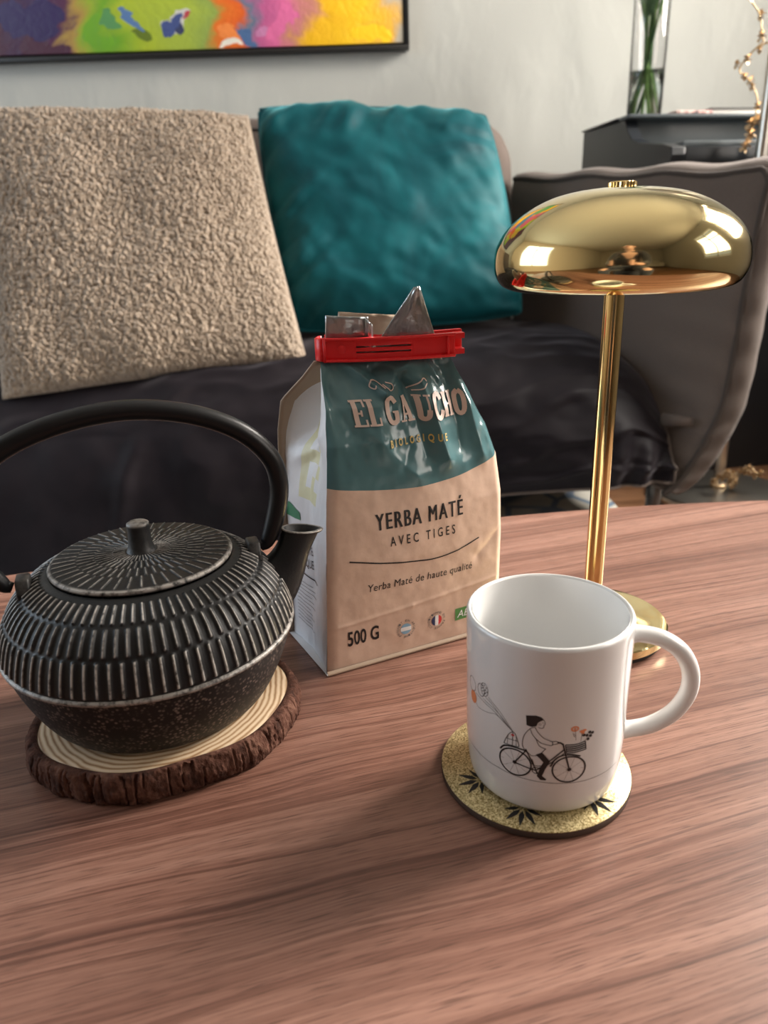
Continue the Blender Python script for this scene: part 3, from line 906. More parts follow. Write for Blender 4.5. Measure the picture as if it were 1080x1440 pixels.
flap('foil_flap', ((-.0400, .188), (-.0125, .188), (-.0125, .2155), (-.0385, .2175)), -.0015, -.0035, m_foil, 'creased silver foil flap')
flap('foil_flap', ((-.0160, .188), (.0330, .188), (.0190, .2325), (.0150, .2320)), -.0028, -.004, m_foil, 'pointed silver foil flap')
flap('foil_fold', ((-.0150, .188), (-.0100, .188), (-.0100, .2110), (-.0150, .2150)), -.0022, -.0030, m_foil)
flap('kraft_mouth', ((-.0340, .188), (.0330, .188), (.0080, .2150), (-.0300, .2185)), .0022, .0045, m_kraft)

# ------------------------------------------------------------------ red bag clip
clip = thing('bag_clip', tuple(clip_at(0, 0, .188)), 'red plastic bag clip closing the top of the paper bag', 'clip')


def clipbox(x0, x1, y0, y1, z0, z1, bev=.0006):
    V, F = box(x0, x1, y0, y1, z0, z1, 0)
    bm = bmesh.new(); vs = [bm.verts.new(v) for v in V]; [bm.faces.new([vs[i] for i in f]) for f in F]
    if x1 - x0 > .02:
        bmesh.ops.bisect_plane
        for k in range(1, 10):
            bmesh.ops.bisect_plane(bm, geom=bm.verts[:] + bm.edges[:] + bm.faces[:], plane_co=(x0 + (x1 - x0) * k / 10, 0, 0), plane_no=(1, 0, 0))
    bmesh.ops.bevel(bm, geom=[e for e in bm.edges if len(e.link_faces) == 2 and e.calc_face_angle() > 1], offset=bev, segments=2, affect='EDGES', profile=.5)
    bm.verts.index_update()
    W_ = []
    for v in bm.verts:
        x, y, z = v.co
        W_.append(clip_at(x, y + .0022 * (x / .05) ** 2 * (1 if y > 0 else 1) , z - .0006 * (1 - (x / .05) ** 2)))
    F = [[v.index for v in f.verts] for f in bm.faces]; bm.free()
    return W_, F


ZB, ZT = .1900, .2045
jaw = obj('front_jaw', *join(clipbox(-.047, -.024, -.0062, -.0046, ZB, ZT), clipbox(.014, .0455, -.0062, -.0046, ZB, ZT), clipbox(-.025, .015, -.0062, -.0046, ZB, ZB + .0050), clipbox(-.025, .015, -.0068, -.0046, ZB + .0060, ZB + .0082, .0003), clipbox(-.025, .015, -.0062, -.0046, ZB + .0092, ZT), clipbox(-.047, .0455, -.0092, -.0050, ZT - .0016, ZT), clipbox(-.047, .0455, -.0092, -.0050, ZB, ZB + .0016),
                             clipbox(-.047, -.0452, -.0092, -.0050, ZB, ZT), clipbox(.0395, .0408, -.0086, -.0050, ZB, ZT)), m_red, clip)
V = []
obj('boss', *prism([(.0028 * cos(a), .0028 * sin(a)) for a in np.linspace(0, 2 * pi, 20, endpoint=False)], -.0068, -.0055, lambda x, y, d: clip_at(x - .034, d + .001, y + (ZB + ZT) / 2), .0002), m_red, jaw)
bj = obj('back_jaw', *join(clipbox(-.045, .053, .0042, .0060, ZB + .001, ZT + .0005), clipbox(-.045, .053, .0042, .0085, ZT - .001, ZT + .0005), clipbox(-.045, .053, .0042, .0085, ZB + .001, ZB + .0024)), m_red, clip)
obj('latch_prong', *join(clipbox(.0455, .0525, -.0060, .0050, ZT - .0040, ZT - .0008), clipbox(.0455, .0525, -.0060, .0050, ZB + .001, ZB + .0042)), m_red, clip)
pp = [clip_at(-.047 - .0035 * sin(a), -.0005 - .0058 * cos(a) + .002, 0) for a in np.linspace(0, pi, 9)]
V = []; F = []
for k, p_ in enumerate(pp):
    nrm_ = (p_ - clip_at(-.046, .0015, 0)); nrm_ /= np.linalg.norm(nrm_)
    for (o_, z) in ((0, ZB), (0, ZT), (.0016, ZT - .0008), (.0016, ZB + .0008)): V.append(p_ + nrm_ * o_ + np.array([0, 0, z]))
for k in range(8):
    for j in range(4): F.append((k * 4 + j, k * 4 + (j + 1) % 4, k * 4 + 4 + (j + 1) % 4, k * 4 + 4 + j))
F += [(0, 1, 2, 3), (32, 33, 34, 35)]
recalc(obj('hinge', V, F, m_red, clip, smooth=True)); sharp(clip.children[-1], 40)

# ------------------------------------------------------------------ brass table lamp
LX, LY = .1404, .4491
lamp = thing('table_lamp', (LX, LY, 0), 'polished brass mushroom table lamp standing behind the white mug', 'lamp')
bp = [(0, .0125), (.0070, .0125), (.0090, .0115), (.044, .0110), (.0490, .0106), (.0500, .0098), (.0500, .0052), (.0490, .0040), (.03, .0038), (0, .0038)]
obj('base', *lathe(bp, 120, (LX, LY, 0)), m_gold, lamp); sharp(lamp.children[-1], 30)
obj('base_pad', *lathe([(0, .0042), (.0465, .0042), (.047, .003), (.047, .0003), (.046, .0), (0, 0)], 90, (LX, LY, 0)), m_rubber, lamp)
obj('pole', *lathe([(0, .012), (.0060, .012), (.0060, .232), (.0075, .233), (.0075, .238), (0, .238)], 40, (LX, LY, 0)), m_brass2, lamp); sharp(lamp.children[-1], 30)
sp = smoothpath([(.0005, .2828, 0), (.018, .2820, 0), (.036, .2787, 0), (.051, .2722, 0), (.0628, .2632, 0), (.0692, .2535, 0), (.0709, .2445, 0), (.0700, .2372, 0), (.0664, .2312, 0), (.0608, .2284, 0), (.0565, .2278, 0)], 64)[:, :2].tolist()
inn = [(r_ - .0012 if r_ > .02 else max(r_ - .0004, 0), z - .0010 if z > .24 else z + .0008) for r_, z in sp[::-1]]
sh = obj('lamp_shade', *lathe([(0, .2828)] + [tuple(q) for q in sp] + inn + [(0, inn[-1][1])], 160, (LX, LY, 0)), m_gold, lamp)
obj('shade_holder', *lathe([(0, .236), (.020, .236), (.022, .234), (.022, .232), (0, .232)], 50, (LX, LY, 0)), m_brass2, lamp)
V = []; F = []
nk = 48
for z, k in ((.2824, 1), (.2832, 1), (.2850, 1), (.2856, .9)):
    for i in range(nk):
        r_ = (.0076 + (.0003 if i % 2 else -.0002) * (1 if z > .2826 and z < .2855 else 0)) * k
        V.append((LX + r_ * cos(2 * pi * i / nk), LY + r_ * sin(2 * pi * i / nk), z))
for j in range(3):
    for i in range(nk): F.append((j * nk + i, j * nk + (i + 1) % nk, (j + 1) * nk + (i + 1) % nk, (j + 1) * nk + i))
F.append(tuple(range(3 * nk, 4 * nk)))
obj('finial', V, F, m_brass2, sh, smooth=False)

# ------------------------------------------------------------------ coaster and mug
KX, KY = .0728, .3080
coast = thing('coaster', (KX, KY, 0), 'round gold glitter coaster with black leaf print under the mug', 'coaster')
obj('board', *lathe([(0, 0), (.0466, 0), (.0474, .0006), (.0476, .0030), (.0472, .0036), (0, .0036)], 120, (KX, KY, 0)), m_cork, coast); sharp(coast.children[-1], 40)
obj('glitter_face', *lathe([(0, .0036), (.0472, .0036), (.0473, .0041), (.0468, .0045), (0, .0045)], 120, (KX, KY, 0)), m_glit, coast); sharp(coast.children[-1], 40)


def leafprint(cx, cy, a0):
    ps = []
    for k, (da, L, w) in enumerate(((-80, .0095, .0020), (-45, .012, .0026), (-10, .0125, .0026), (25, .012, .0026), (60, .0100, .0022))):
        a = radians(a0 + da); e = np.array([cos(a), sin(a)]); q = np.array([-e[1], e[0]])
        c = np.array([cx, cy])
        pts = [c + e * L * t_ + q * w * s_ for t_, s_ in ((.18, 0), (.42, .5), (.62, .42), (1, 0), (.62, -.42), (.42, -.5))]
        ps.append(([(x, y, .0047) for x, y in pts], [(0, 5, 4, 3, 2, 1)]))
    a = radians(a0); e = np.array([cos(a), sin(a)])
    return join(*ps)


for (cx, cy, a) in ((.0440, .2965, 205), (.0610, .2765, 262), (.0940, .2815, 318), (.088, .345, 70)):
    obj('leaf_print', *leafprint(cx, cy, a), m_black, coast, smooth=False)

MX, MY, MZ = .0760, .3060, .0046
mug = thing('mug', (MX, MY, MZ), 'white porcelain mug printed with a cyclist and balloons', 'mug')
mp = smoothpath([(.0305, .0008, 0), (.0335, .0009, 0), (.0356, .0030, 0), (.0368, .0075, 0), (.0376, .016, 0), (.0382, .030, 0), (.0384, .06, 0), (.0386, .0800, 0), (.0387, .0872, 0), (.0384, .0890, 0), (.0374, .0899, 0), (.0364, .0890, 0), (.0360, .0865, 0),
                 (.0357, .06, 0), (.0352, .022, 0), (.0335, .010, 0), (.028, .0055, 0), (.012, .0050, 0), (.0004, .0050, 0)], 90)[:, :2]
body = obj('body', *lathe([(0, .0016), (.029, .0016), (.0298, .0002)] + [tuple(q) for q in mp] + [(0, .0050)], 128, (MX, MY, MZ)), m_porc, mug)
ha = radians(-2); hd = np.array([cos(ha), sin(ha), 0])
hp = smoothpath([(.0365, .0750, 0), (.0430, .0752, 0), (.0540, .0722, 0), (.0635, .0650, 0), (.0690, .0540, 0), (.0690, .0420, 0), (.0630, .0310, 0), (.0530, .0240, 0), (.0430, .0215, 0), (.0360, .0215, 0)], 60)
hpts = [np.array([MX, MY, MZ]) + hd * a + np.array([0, 0, b_]) for a, b_, _ in hp]
tt = np.linspace(0, 1, 60)
obj('handle', *tube(hpts, .0042 + .0012 * (1 - sstep(0, .12, tt)) + .0012 * sstep(.88, 1, tt), 20), m_porc, mug)


def mugR(z):
    outer = mp[3:45]
    k = outer[:, 1].argmax()
    return np.interp(z - MZ, outer[:k + 1, 1], outer[:k + 1, 0])


DEG = .0383 * pi / 180 * 1000     # mm of arc per degree


def onmug(name, parts, m, off=.00012):
    """parts in (theta degrees -> already mm of arc, z mm)"""
    V, F = join(*[([(x, y, 0) for x, y in v], f) for v, f in parts])
    V = np.array(V); th_ = np.radians(V[:, 0] / DEG); z = V[:, 1] / 1000; r_ = mugR(z) + off
    P = np.stack([MX + r_ * np.cos(th_), MY + r_ * np.sin(th_), z], -1)
    return obj(name, P, F, m, body, smooth=False)


def A(*pts): return [(a * DEG, z) for a, z in pts]


onmug('ground_line', [curve2(A((-172, 26.9), (-150, 26.3), (-134, 26.2), (-121, 25.7), (-107, 25.5), (-93, 25.3), (-77, 25.1), (-62, 25.1), (-40, 25.2)), .28, 60)], m_grey)
rw, fw = (-122.2, 33.3), (-85.4, 32.9)
lines = []
for c in (rw, fw):
    lines.append(ring2(c[0] * DEG, c[1], 7.6, 7.0, .75, 48)); lines.append(disc2(c[0] * DEG, c[1], 1.0))
onmug('wheels', lines, m_black)
onmug('spokes', [ribbon([(c[0] * DEG, c[1]), (c[0] * DEG + 7.3 * cos(a), c[1] + 6.8 * sin(a))], .12, 9) for c in (rw, fw) for a in np.arange(0, 2 * pi, pi / 5)], m_grey)
w_ = .62
onmug('bicycle_frame', [ribbon(A((-114.6, 41.5), rw), w_), ribbon(A(rw, (-107.3, 31.6)), w_), ribbon(A((-114.9, 42.2), (-107.3, 31.6)), w_), ribbon(A((-107.0, 32.0), (-90.0, 43.8)), w_), ribbon(A((-104.5, 32.6), (-89.6, 42.0)), .4),
                        ribbon(A((-90.9, 47.2), fw), .7), curve2(A((-94.4, 47.5), (-92.5, 47.6), (-90.6, 46.6)), .8), curve2(A((-133.5, 37.6), (-130, 40.4), (-123.7, 41.4), (-117, 41.4), (-114, 40.8)), .8),
                        curve2(A((-98.2, 34.6), (-95.5, 38.4), (-91, 40.7), (-84.9, 41.0), (-78.2, 39.6)), .8), ring2(-107.3 * DEG, 31.6, 1.9, 1.7, .4), ribbon(A((-107.3, 31.6), (-104.6, 27.6)), .5),
                        curve2(A((-111, 35.2), (-108, 34.2), (-104, 34.6)), .35), ribbon(A((-110.5, 37.5), (-106.8, 30)), .4)], m_black)
bk = []
for k in range(5):
    bk.append(curve2(A((-89.2 + .3 * k, 46.4 - 1.1 * k), (-82, 46.3 - 1.05 * k), (-75.4 + .25 * k, 47.3 - 1.1 * k)), .55 if k in (0, 4) else .7))
bk += [ribbon(A((-89.2, 46.4), (-88.0, 42.0)), .4), ribbon(A((-75.4, 47.3), (-74.4, 42.9)), .4)]
onmug('basket', bk, m_black)
onmug('orange_flowers', [ring2(-83.3 * DEG, 54.6, 1.5, 1.1, .7), disc2(-83.3 * DEG, 54.6, .5), disc2(-78.6 * DEG, 52.8, 1.0, .7), disc2(-76.6 * DEG, 53.2, 1.0, .6), disc2(-77.6 * DEG, 52.0, .9, .7)], m_orange)
onmug('flower_stems', [curve2(A((-83.3, 54), (-82.6, 51.5), (-82.2, 48.5)), .2), curve2(A((-82.4, 50.8), (-84.4, 52.2), (-83.8, 50.8), (-82.4, 50.2)), .2), curve2(A((-78, 52), (-78.8, 47.5)), .2), curve2(A((-76, 47.5), (-73.5, 49.5), (-71, 51.3)), .2)], m_grey)
onmug('berries', [disc2(a * DEG, z, .75) for a, z in ((-72.6, 51.6), (-70.4, 51.0), (-71.8, 49.5), (-73.5, 48.1), (-76.7, 50.6), (-74.6, 50.2))], m_black)
onmug('hair', [poly2(A((-115.6, 60.0), (-109, 60.9), (-105.5, 60.3), (-103.8, 59.2), (-106, 58.2), (-107.6, 57.2), (-108.5, 55.4), (-111.5, 54.6), (-115.0, 55.0)))], m_black)
onmug('face', [curve2(A((-103.9, 59.2), (-103.3, 58.2), (-103.0, 57.0), (-103.7, 56.3), (-103.9, 55.1), (-105.6, 54.6), (-107.3, 55.0)), .25), disc2(-104.4 * DEG, 57.6, .22), ring2(-106.3 * DEG, 56.6, .5, .5, .15, 12)], m_black)
onmug('coat', [curve2(A((-109.4, 54.7), (-112.6, 53.4), (-116.2, 49.4), (-117.3, 44.5), (-115.6, 41.6), (-112.6, 40.2), (-111.0, 39.2)), .3, 40), curve2(A((-111, 39.2), (-107, 39.9), (-104.5, 41.6), (-101.8, 44.0)), .3),
               curve2(A((-101.8, 44), (-106, 45.2), (-108.4, 48.7)), .3), curve2(A((-112.3, 53.2), (-110.6, 50.4), (-106.2, 47.4), (-103, 46.5), (-97.8, 46.2), (-97.9, 48.2)), .3, 40), curve2(A((-109.2, 54.6), (-107.5, 52.4), (-104.2, 50.0), (-101, 48.9), (-97.9, 48.2)), .3, 40)], m_black)
onmug('hand', [curve2(A((-97.9, 48.0), (-95.5, 48.4), (-93.6, 47.8), (-94.6, 47.0), (-97.8, 46.6)), .3)], m_black)
onmug('trousers', [poly2(A((-108.2, 40.2), (-104.1, 42.0), (-98.4, 37.4), (-101.6, 32.6), (-103.2, 29.0), (-100.4, 27.4), (-100.6, 26.7), (-104.3, 26.6), (-106.8, 28.6), (-105.0, 33.2), (-103.0, 36.6), (-105.5, 38.6)))], m_black)
onmug('parcel', [curve2(A((-130.7, 41.4), (-128.6, 45.4), (-126.2, 48.2), (-123.5, 49.3), (-121.4, 47.2), (-119.4, 42.6)), .3), curve2(A((-130.5, 41.6), (-124, 42.0), (-119.4, 42.4)), .3), ribbon(A((-124.2, 49), (-124.2, 42)), .3), ribbon(A((-127.5, 47), (-128, 41.8)), .2),
                 ribbon(A((-121.7, 47.4), (-121.5, 42.3)), .2), ribbon(A((-128.8, 44.8), (-120.4, 45.2)), .25)], m_black)
onmug('parcel_bow', [disc2(-124.2 * DEG, 47.6, .8, .6)], m_inkred)
onmug('balloon_strings', [curve2(A((-124.1, 49.3), (-130.7, 52.7), (-137.5, 54.6), (-146, 53.0), (-155.5, 52.0), (-158, 53.2)), .22, 50), curve2(A((-125.0, 49.8), (-137.9, 55.4), (-146.5, 57.0), (-159.0, 58.6)), .22, 40),
                          curve2(A((-124.4, 49.5), (-139, 58.0), (-147.5, 60.6)), .22, 40), curve2(A((-123.9, 49.4), (-134, 57), (-144.8, 61.5)), .22, 40), curve2(A((-124.1, 49.3), (-136, 56.2), (-150, 59)), .22, 40)], m_grey)
onmug('orange_balloon', [disc2(-162.3 * DEG, 55.0, 2.9, 3.3, 20)], m_orange)
onmug('outline_balloons', [ring2(-164.5 * DEG, 61.3, 3.4, 3.6, .25), ring2(-152.4 * DEG, 62.5, 2.6, 3.2, .25), ring2(-148.8 * DEG, 64.0, 2.5, 3.3, .25)], m_black)
onmug('balloon_dots', [disc2(-148.8 * DEG + dx, 64.0 + dy, .38, .34, 8) for dx, dy in ((-1.2, 1.6), (0, 2.2), (1.2, 1.4), (-.6, .7), (.8, .2), (-1.6, .1), (1.8, -.4), (0, -.5), (-1, -1.2), (.9, -1.4), (.1, -2.2))], m_black)

# ------------------------------------------------------------------ sofa
sofa = thing('sofa', (-.4, 1.7, FL), 'taupe fabric sofa with a flared quilted arm at the right', 'sofa')
# backrest: puffy slab leaning against the wall side
def rslab(xa, xb, nu, nv, fn_c, thick):
    pass


def backrest(u, v):
    # u around the section, v along x
    x = -1.6 + v * 1.950
    a = u * 2 * pi
    e = .35
    cy, cz = np.sign(np.cos(a)) * np.abs(np.cos(a)) ** e, np.sign(np.sin(a)) * np.abs(np.sin(a)) ** e
    endk = np.clip(1 - np.clip((x - .27) / .082, 0, 1) ** 2, 0.0, 1) ** .5
    z = .20 + cz * (.360 + .005 * np.sin(x * 9)) * (.86 + .14 * endk) - .018 * x
    y = 2.085 + cy * .095 * (.35 + .65 * endk) * (1 + .15 * np.cos((z - .2) * 4)) + (z - .2) * .10 - .03
    xx = np.minimum(x, .350) - .055 * sstep(.44, .58, z) * sstep(.0, .3, x) + .004 * fbm(z * 9, y * 9)
    y = y + .006 * fbm(x * 6, z * 6, 1.2)
    return np.stack([xx, y, z], -1)


P, F = grid(backrest, 64, 90, True)
recalc(obj('backrest', P, F, m_taupe, sofa)); bk_ = sofa.children[-1]
capc = [P.reshape(64, 90, 3)[:, 89, :].mean(0)]
pv = np.vstack([P.reshape(64, 90, 3)[:, 89, :], capc]); obj('end_panel', pv, [(i, (i + 1) % 64, 64) for i in range(64)], m_taupe, bk_)
PB_ = P.reshape(64, 90, 3)
front_i = int(np.argmin(PB_[:, 40, 1] - .6 * PB_[:, 40, 2]))
obj('piping', *tube(smoothpath(PB_[front_i, 4:86, :], 90), .005, 8), m_taupe_d, bk_)

# seat cushion under the throw
PATH = smoothpath([(1.98, .066, 0), (1.85, .066, 0), (1.70, .056, 0), (1.60, .036, 0), (1.52, .004, 0), (1.460, -.050, 0), (1.428, -.115, 0), (1.416, -.18, 0), (1.412, -.25, 0)], 80)[:, :2]


def xdrop(x): return np.clip((x - .40) / .20, 0, 1.1) ** 2.4


def cover(u, v, off=0.0, x0=-1.7, x1=.60):
    """u along the sofa, v from the back over the crest to the hem"""
    x = x0 + (x1 - x0) * u
    idx = v * 79; i0 = np.clip(np.floor(idx).astype(int), 0, 78); f = idx - i0
    y = PATH[i0, 0] + (PATH[i0 + 1, 0] - PATH[i0, 0]) * f; z = PATH[i0, 1] + (PATH[i0 + 1, 1] - PATH[i0, 1]) * f
    xd = xdrop(x)
    k = sstep(.15, .75, v)
    z = z - xd * .10 * (1 - sstep(.55, 1.0, v)) + (v > 0) * (.028 * sstep(.8, 1, v) * sstep(-.2, .55, x) - .125 * sstep(.7, 1, v) * (1 - sstep(-.35, .22, x)))
    y = y + xd * .035 * k - .07 * (1 - sstep(-.65, -.05, x)) * sstep(.62, 1, v)
    # folds
    fold = .012 * fbm(x * 6 + 3, v * 5, .7, 3) + .009 * np.maximum(0, .35 - np.abs(fbm(x * 5 + v * 3, v * 6, 5.5, 2))) / .35 + .012 * np.exp(-((x + .46 + .25 * (v - .6)) / .018) ** 2) * sstep(.6, .8, v) * 0.8
    fold = fold + .010 * np.exp(-((x + .24 - .30 * (v - .7)) / .016) ** 2) * sstep(.72, .8, v) * (1 - sstep(.9, 1, v))
    fold = fold + .013 * np.sin(x * 95 + 8 * v) * sstep(.40, .56, x) * sstep(.62, .9, v)
    fold = fold + .006 * np.maximum(0, fbm(x * 9, v * 9 + x * 4, 2.2, 2)) * (1 - sstep(.5, .8, v))
    y = y - (fold + off) * sstep(.25, .6, v); z = z + (fold * .6 + off) * (1 - sstep(.35, .8, v))
    return np.stack([x + 0 * y, y, np.maximum(z, FL + .016)], -1)


def seatfn(u, v): return cover(u, v, -.028, -1.7, .560)


P, F = grid(seatfn, 60, 40)
so = obj('seat', P, F, m_taupe, sofa)
obj('seat_base', *box(-1.7, .585, 1.49, 2.02, -.25, -.12, .03, 4), m_taupe, sofa)
obj('seat_tab', *tube([(.590, 1.50, -.105), (.632, 1.455, -.100)], [.014, .008], 12), m_taupe, sofa)
for lx, ly in ((.605, 1.55), (-1.5, 1.55), (.50, 2.0), (-1.5, 2.0)):
    obj('leg', *tube([(lx, ly, FL + (.012 if ly < 1.6 and lx < .56 else 0)), (lx, ly, -.2)], .0165, 20), m_leg, sofa)
# flared, quilted right arm: inner face from back (s=0) to front rim (s=1)
FE = smoothpath([(.590, -.252, 0), (.618, -.228, 0), (.648, -.185, 0), (.674, -.130, 0), (.694, -.075, 0), (.703, .0, 0), (.708, .08, 0), (.712, .16, 0), (.722, .28, 0), (.735, .384, 0)], 60)[:, :2]


def armface(s, t_, off):
    i = t_ * 59; i0 = np.clip(np.floor(i).astype(int), 0, 58); f = i - i0
    ex = FE[i0, 0] + (FE[i0 + 1, 0] - FE[i0, 0]) * f; ez = FE[i0, 1] + (FE[i0 + 1, 1] - FE[i0, 1]) * f
    bx_ = .335 + .03 * (1 - t_); bz = -.24 + t_ * .652
    x = bx_ + (ex - bx_) * s; z = bz + (ez - bz) * s
    y = 1.95 + (1.415 - 1.95) * s
    return x, y, z


ND = np.array([.72, .69, 0]); ND /= np.linalg.norm(ND)


def arm(u, v):
    # v: 0..1 inner face front->..., closed section along u around thickness ; v along s
    t_ = np.where(u < .5, u * 2, 2 - u * 2)
    sg = np.where(u < .5, -1.0, 1.0)
    x, y, z = armface(v, t_, 0)
    edge = np.clip(np.minimum(np.minimum(t_, 1 - t_) / .10, (1 - v) / .10), 0, 1)
    pf = np.sqrt(1 - (1 - edge) ** 2)
    puff = .010 + .040 * pf + .010 * np.sin(pi * t_) * np.sin(pi * v)
    q = .0022 * np.sin(t_ * 60) * (1 - sstep(.15, .5, np.abs(v - .9) * 2)) + .004 * fbm(v * 5, t_ * 5, .4)
    d = sg * (puff + q)
    wob = .004 * np.sin(v * 21 + 1.0) * sstep(.9, 1, t_)
    return np.stack([x + ND[0] * (d + .05), y + ND[1] * (d + .05), z + wob], -1)


nu, nv = 200, 70
uu = np.concatenate([np.linspace(0, .5, nu // 2), np.linspace(.5, 1, nu // 2, endpoint=False)])
UU, VV = np.meshgrid(uu, np.linspace(0, 1, nv), indexing='ij')
P = arm(UU, VV); P[nu // 2, :, :] = P[nu // 2, :, :]
V = P.reshape(-1, 3); F = gridfaces(nu, nv, True)
F += [[i * nv + nv - 1 for i in (j, j + 1)] + [(nu - 1 - j - 1) * nv + nv - 1, (nu - 1 - j) * nv + nv - 1] for j in range(nu // 2 - 1)]
ar = recalc(obj('arm', V, F, m_taupe, sofa))
# flange piping along the inner seam and the outer seam of the arm
for sg in (-1, 1):
    pts = []
    for t_ in np.linspace(0.0, .955, 40):
        x, y, z = armface(np.array(.955), np.array(t_), 0); d = .05 + sg * .043; pts.append((float(x) + ND[0] * d, float(y) + ND[1] * d, float(z)))
    for s in np.linspace(.93, .0, 40):
        x, y, z = armface(np.array(s), np.array(.965), 0); d = .05 + sg * .036; pts.append((float(x) + ND[0] * d, float(y) + ND[1] * d, float(z) + .006 + .0035 * sin(s * 21 + 1)))
    obj('piping', *tube(smoothpath(pts, 160), .0065, 8), m_taupe_d if sg < 0 else m_taupe, ar)

# dark velvet throw over the seat
P, F = grid(lambda u, v: cover(u, v), 340, 130)
th_ = obj('seat_throw', P, F, m_velvet, at=(-.4, 1.6, -.1)); tag(th_, 'dark plum velvet throw covering the sofa seat', 'throw')
PG = P.reshape(340, 130, 3)
hem = np.vstack([PG[339, 40:, :], PG[339:200:-1, 129, :]])
ho = obj('hem', *tube(hem[::2], .0030, 6), m_taupe, th_)

# ------------------------------------------------------------------ pillows
def pillow(name, TLc, TRc, BRc, BLc, thick, m, label, nu, disp, pinch=.06, cornr=.10, at=None, attrn=None):
    TLc, TRc, BRc, BLc = [np.array(p, float) for p in (TLc, TRc, BRc, BLc)]
    nrm_ = np.cross(TRc - TLc, BLc - TLc); nrm_ /= np.linalg.norm(nrm_)      # towards the camera (or away)
    if nrm_[1] > 0: nrm_ = -nrm_
    u = np.linspace(-1, 1, nu); UU, VV = np.meshgrid(u, u, indexing='ij')
    # pull sides in between corners
    pu = UU * (1 - pinch * (1 - VV ** 2) * np.abs(UU) ** 2); pv_ = VV * (1 - pinch * (1 - UU ** 2) * np.abs(VV) ** 2)
    ck = 1 - cornr * np.clip(np.hypot(UU, VV) - 1, 0, 1) ** 1.5; pu = pu * ck; pv_ = pv_ * ck
    s, t_ = (pu + 1) / 2, (pv_ + 1) / 2
    base = (TLc * ((1 - s) * (1 - t_))[..., None] + TRc * (s * (1 - t_))[..., None] + BRc * (s * t_)[..., None] + BLc * ((1 - s) * t_)[..., None])
    prof_ = (np.clip(1 - np.abs(UU) ** 2.6, 0, 1) * np.clip(1 - np.abs(VV) ** 2.6, 0, 1)) ** .52
    d = disp(UU, VV)
    lift = None
    if isinstance(d, tuple): d, lift = d
    fr = base + nrm_ * ((prof_ * thick * .5 + d * np.clip(prof_ * 3 + .25, 0, 1)))[..., None]
    bk2 = base - nrm_ * (prof_ * thick * .5)[..., None]
    n = nu * nu
    V = np.vstack([fr.reshape(-1, 3), bk2.reshape(-1, 3)])
    F = gridfaces(nu, nu) + [tuple(reversed(f)) for f in gridfaces(nu, nu, off=n)]
    loop = [i * nu for i in range(nu)] + [(nu - 1) * nu + j for j in range(1, nu)] + [i * nu + nu - 1 for i in range(nu - 2, -1, -1)] + [j for j in range(nu - 2, 0, -1)]
    for a, b_ in zip(loop, loop[1:] + loop[:1]): F.append((a, b_, n + b_, n + a))
    at_ = None
    if lift is not None: at_ = {'lift': np.concatenate([lift.ravel(), lift.ravel()])}
    o = obj(name, V, F, m, at=at, attr=at_); recalc(o)
    return o, fr, base


def teal_d(U_, V_):
    L = sstep(-.35, -1, U_); T_ = sstep(-.35, -1, V_)
    d = .009 * fbm(U_ * 2.2 + V_ * .8, V_ * 2.4 - U_ * 1.2, .2, 3)
    d = d + .020 * L * fbm(U_ * 1.6 + V_ * 1.0, V_ * 5.5 + U_ * 3.5, 4.4, 2) + .018 * T_ * fbm(U_ * 5 + V_ * 2.2, V_ * 1.5, 8.4, 2)
    d = d + .012 * sstep(.4, 1, U_) * fbm(U_ * 2, V_ * 5, 2.4, 2)
    return d


pl, fr, base = pillow('teal_cushion', (-.280, 1.90, .578), (.282, 1.90, .546), (.352, 1.715, .085), (-.205, 1.70, .060), .17, m_teal, '', 150, teal_d, .035, .30, at=(.03, 1.75, .3))
tag(pl, 'teal velvet cushion leaning on the sofa back, right of the boucle one', 'cushion', 'cushions on the sofa')
edge_ = np.vstack([base[:, 0], base[-1, 1:], base[-2::-1, -1], base[0, -2::-1]])
obj('seam', *tube(edge_[::3], .003, 6), m_teal, pl)


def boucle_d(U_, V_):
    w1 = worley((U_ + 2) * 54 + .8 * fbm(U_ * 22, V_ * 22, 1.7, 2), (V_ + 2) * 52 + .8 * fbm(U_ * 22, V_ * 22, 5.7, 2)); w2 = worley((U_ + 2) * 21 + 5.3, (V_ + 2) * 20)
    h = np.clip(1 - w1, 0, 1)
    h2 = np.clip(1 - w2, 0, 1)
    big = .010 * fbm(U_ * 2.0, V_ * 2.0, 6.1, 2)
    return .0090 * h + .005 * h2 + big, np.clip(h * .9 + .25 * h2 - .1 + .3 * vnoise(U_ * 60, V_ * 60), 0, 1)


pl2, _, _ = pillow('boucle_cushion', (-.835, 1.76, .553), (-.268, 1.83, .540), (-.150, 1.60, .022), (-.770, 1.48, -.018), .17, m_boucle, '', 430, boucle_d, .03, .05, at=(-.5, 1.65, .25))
tag(pl2, 'beige curly boucle cushion at the left of the sofa', 'cushion', 'cushions on the sofa')

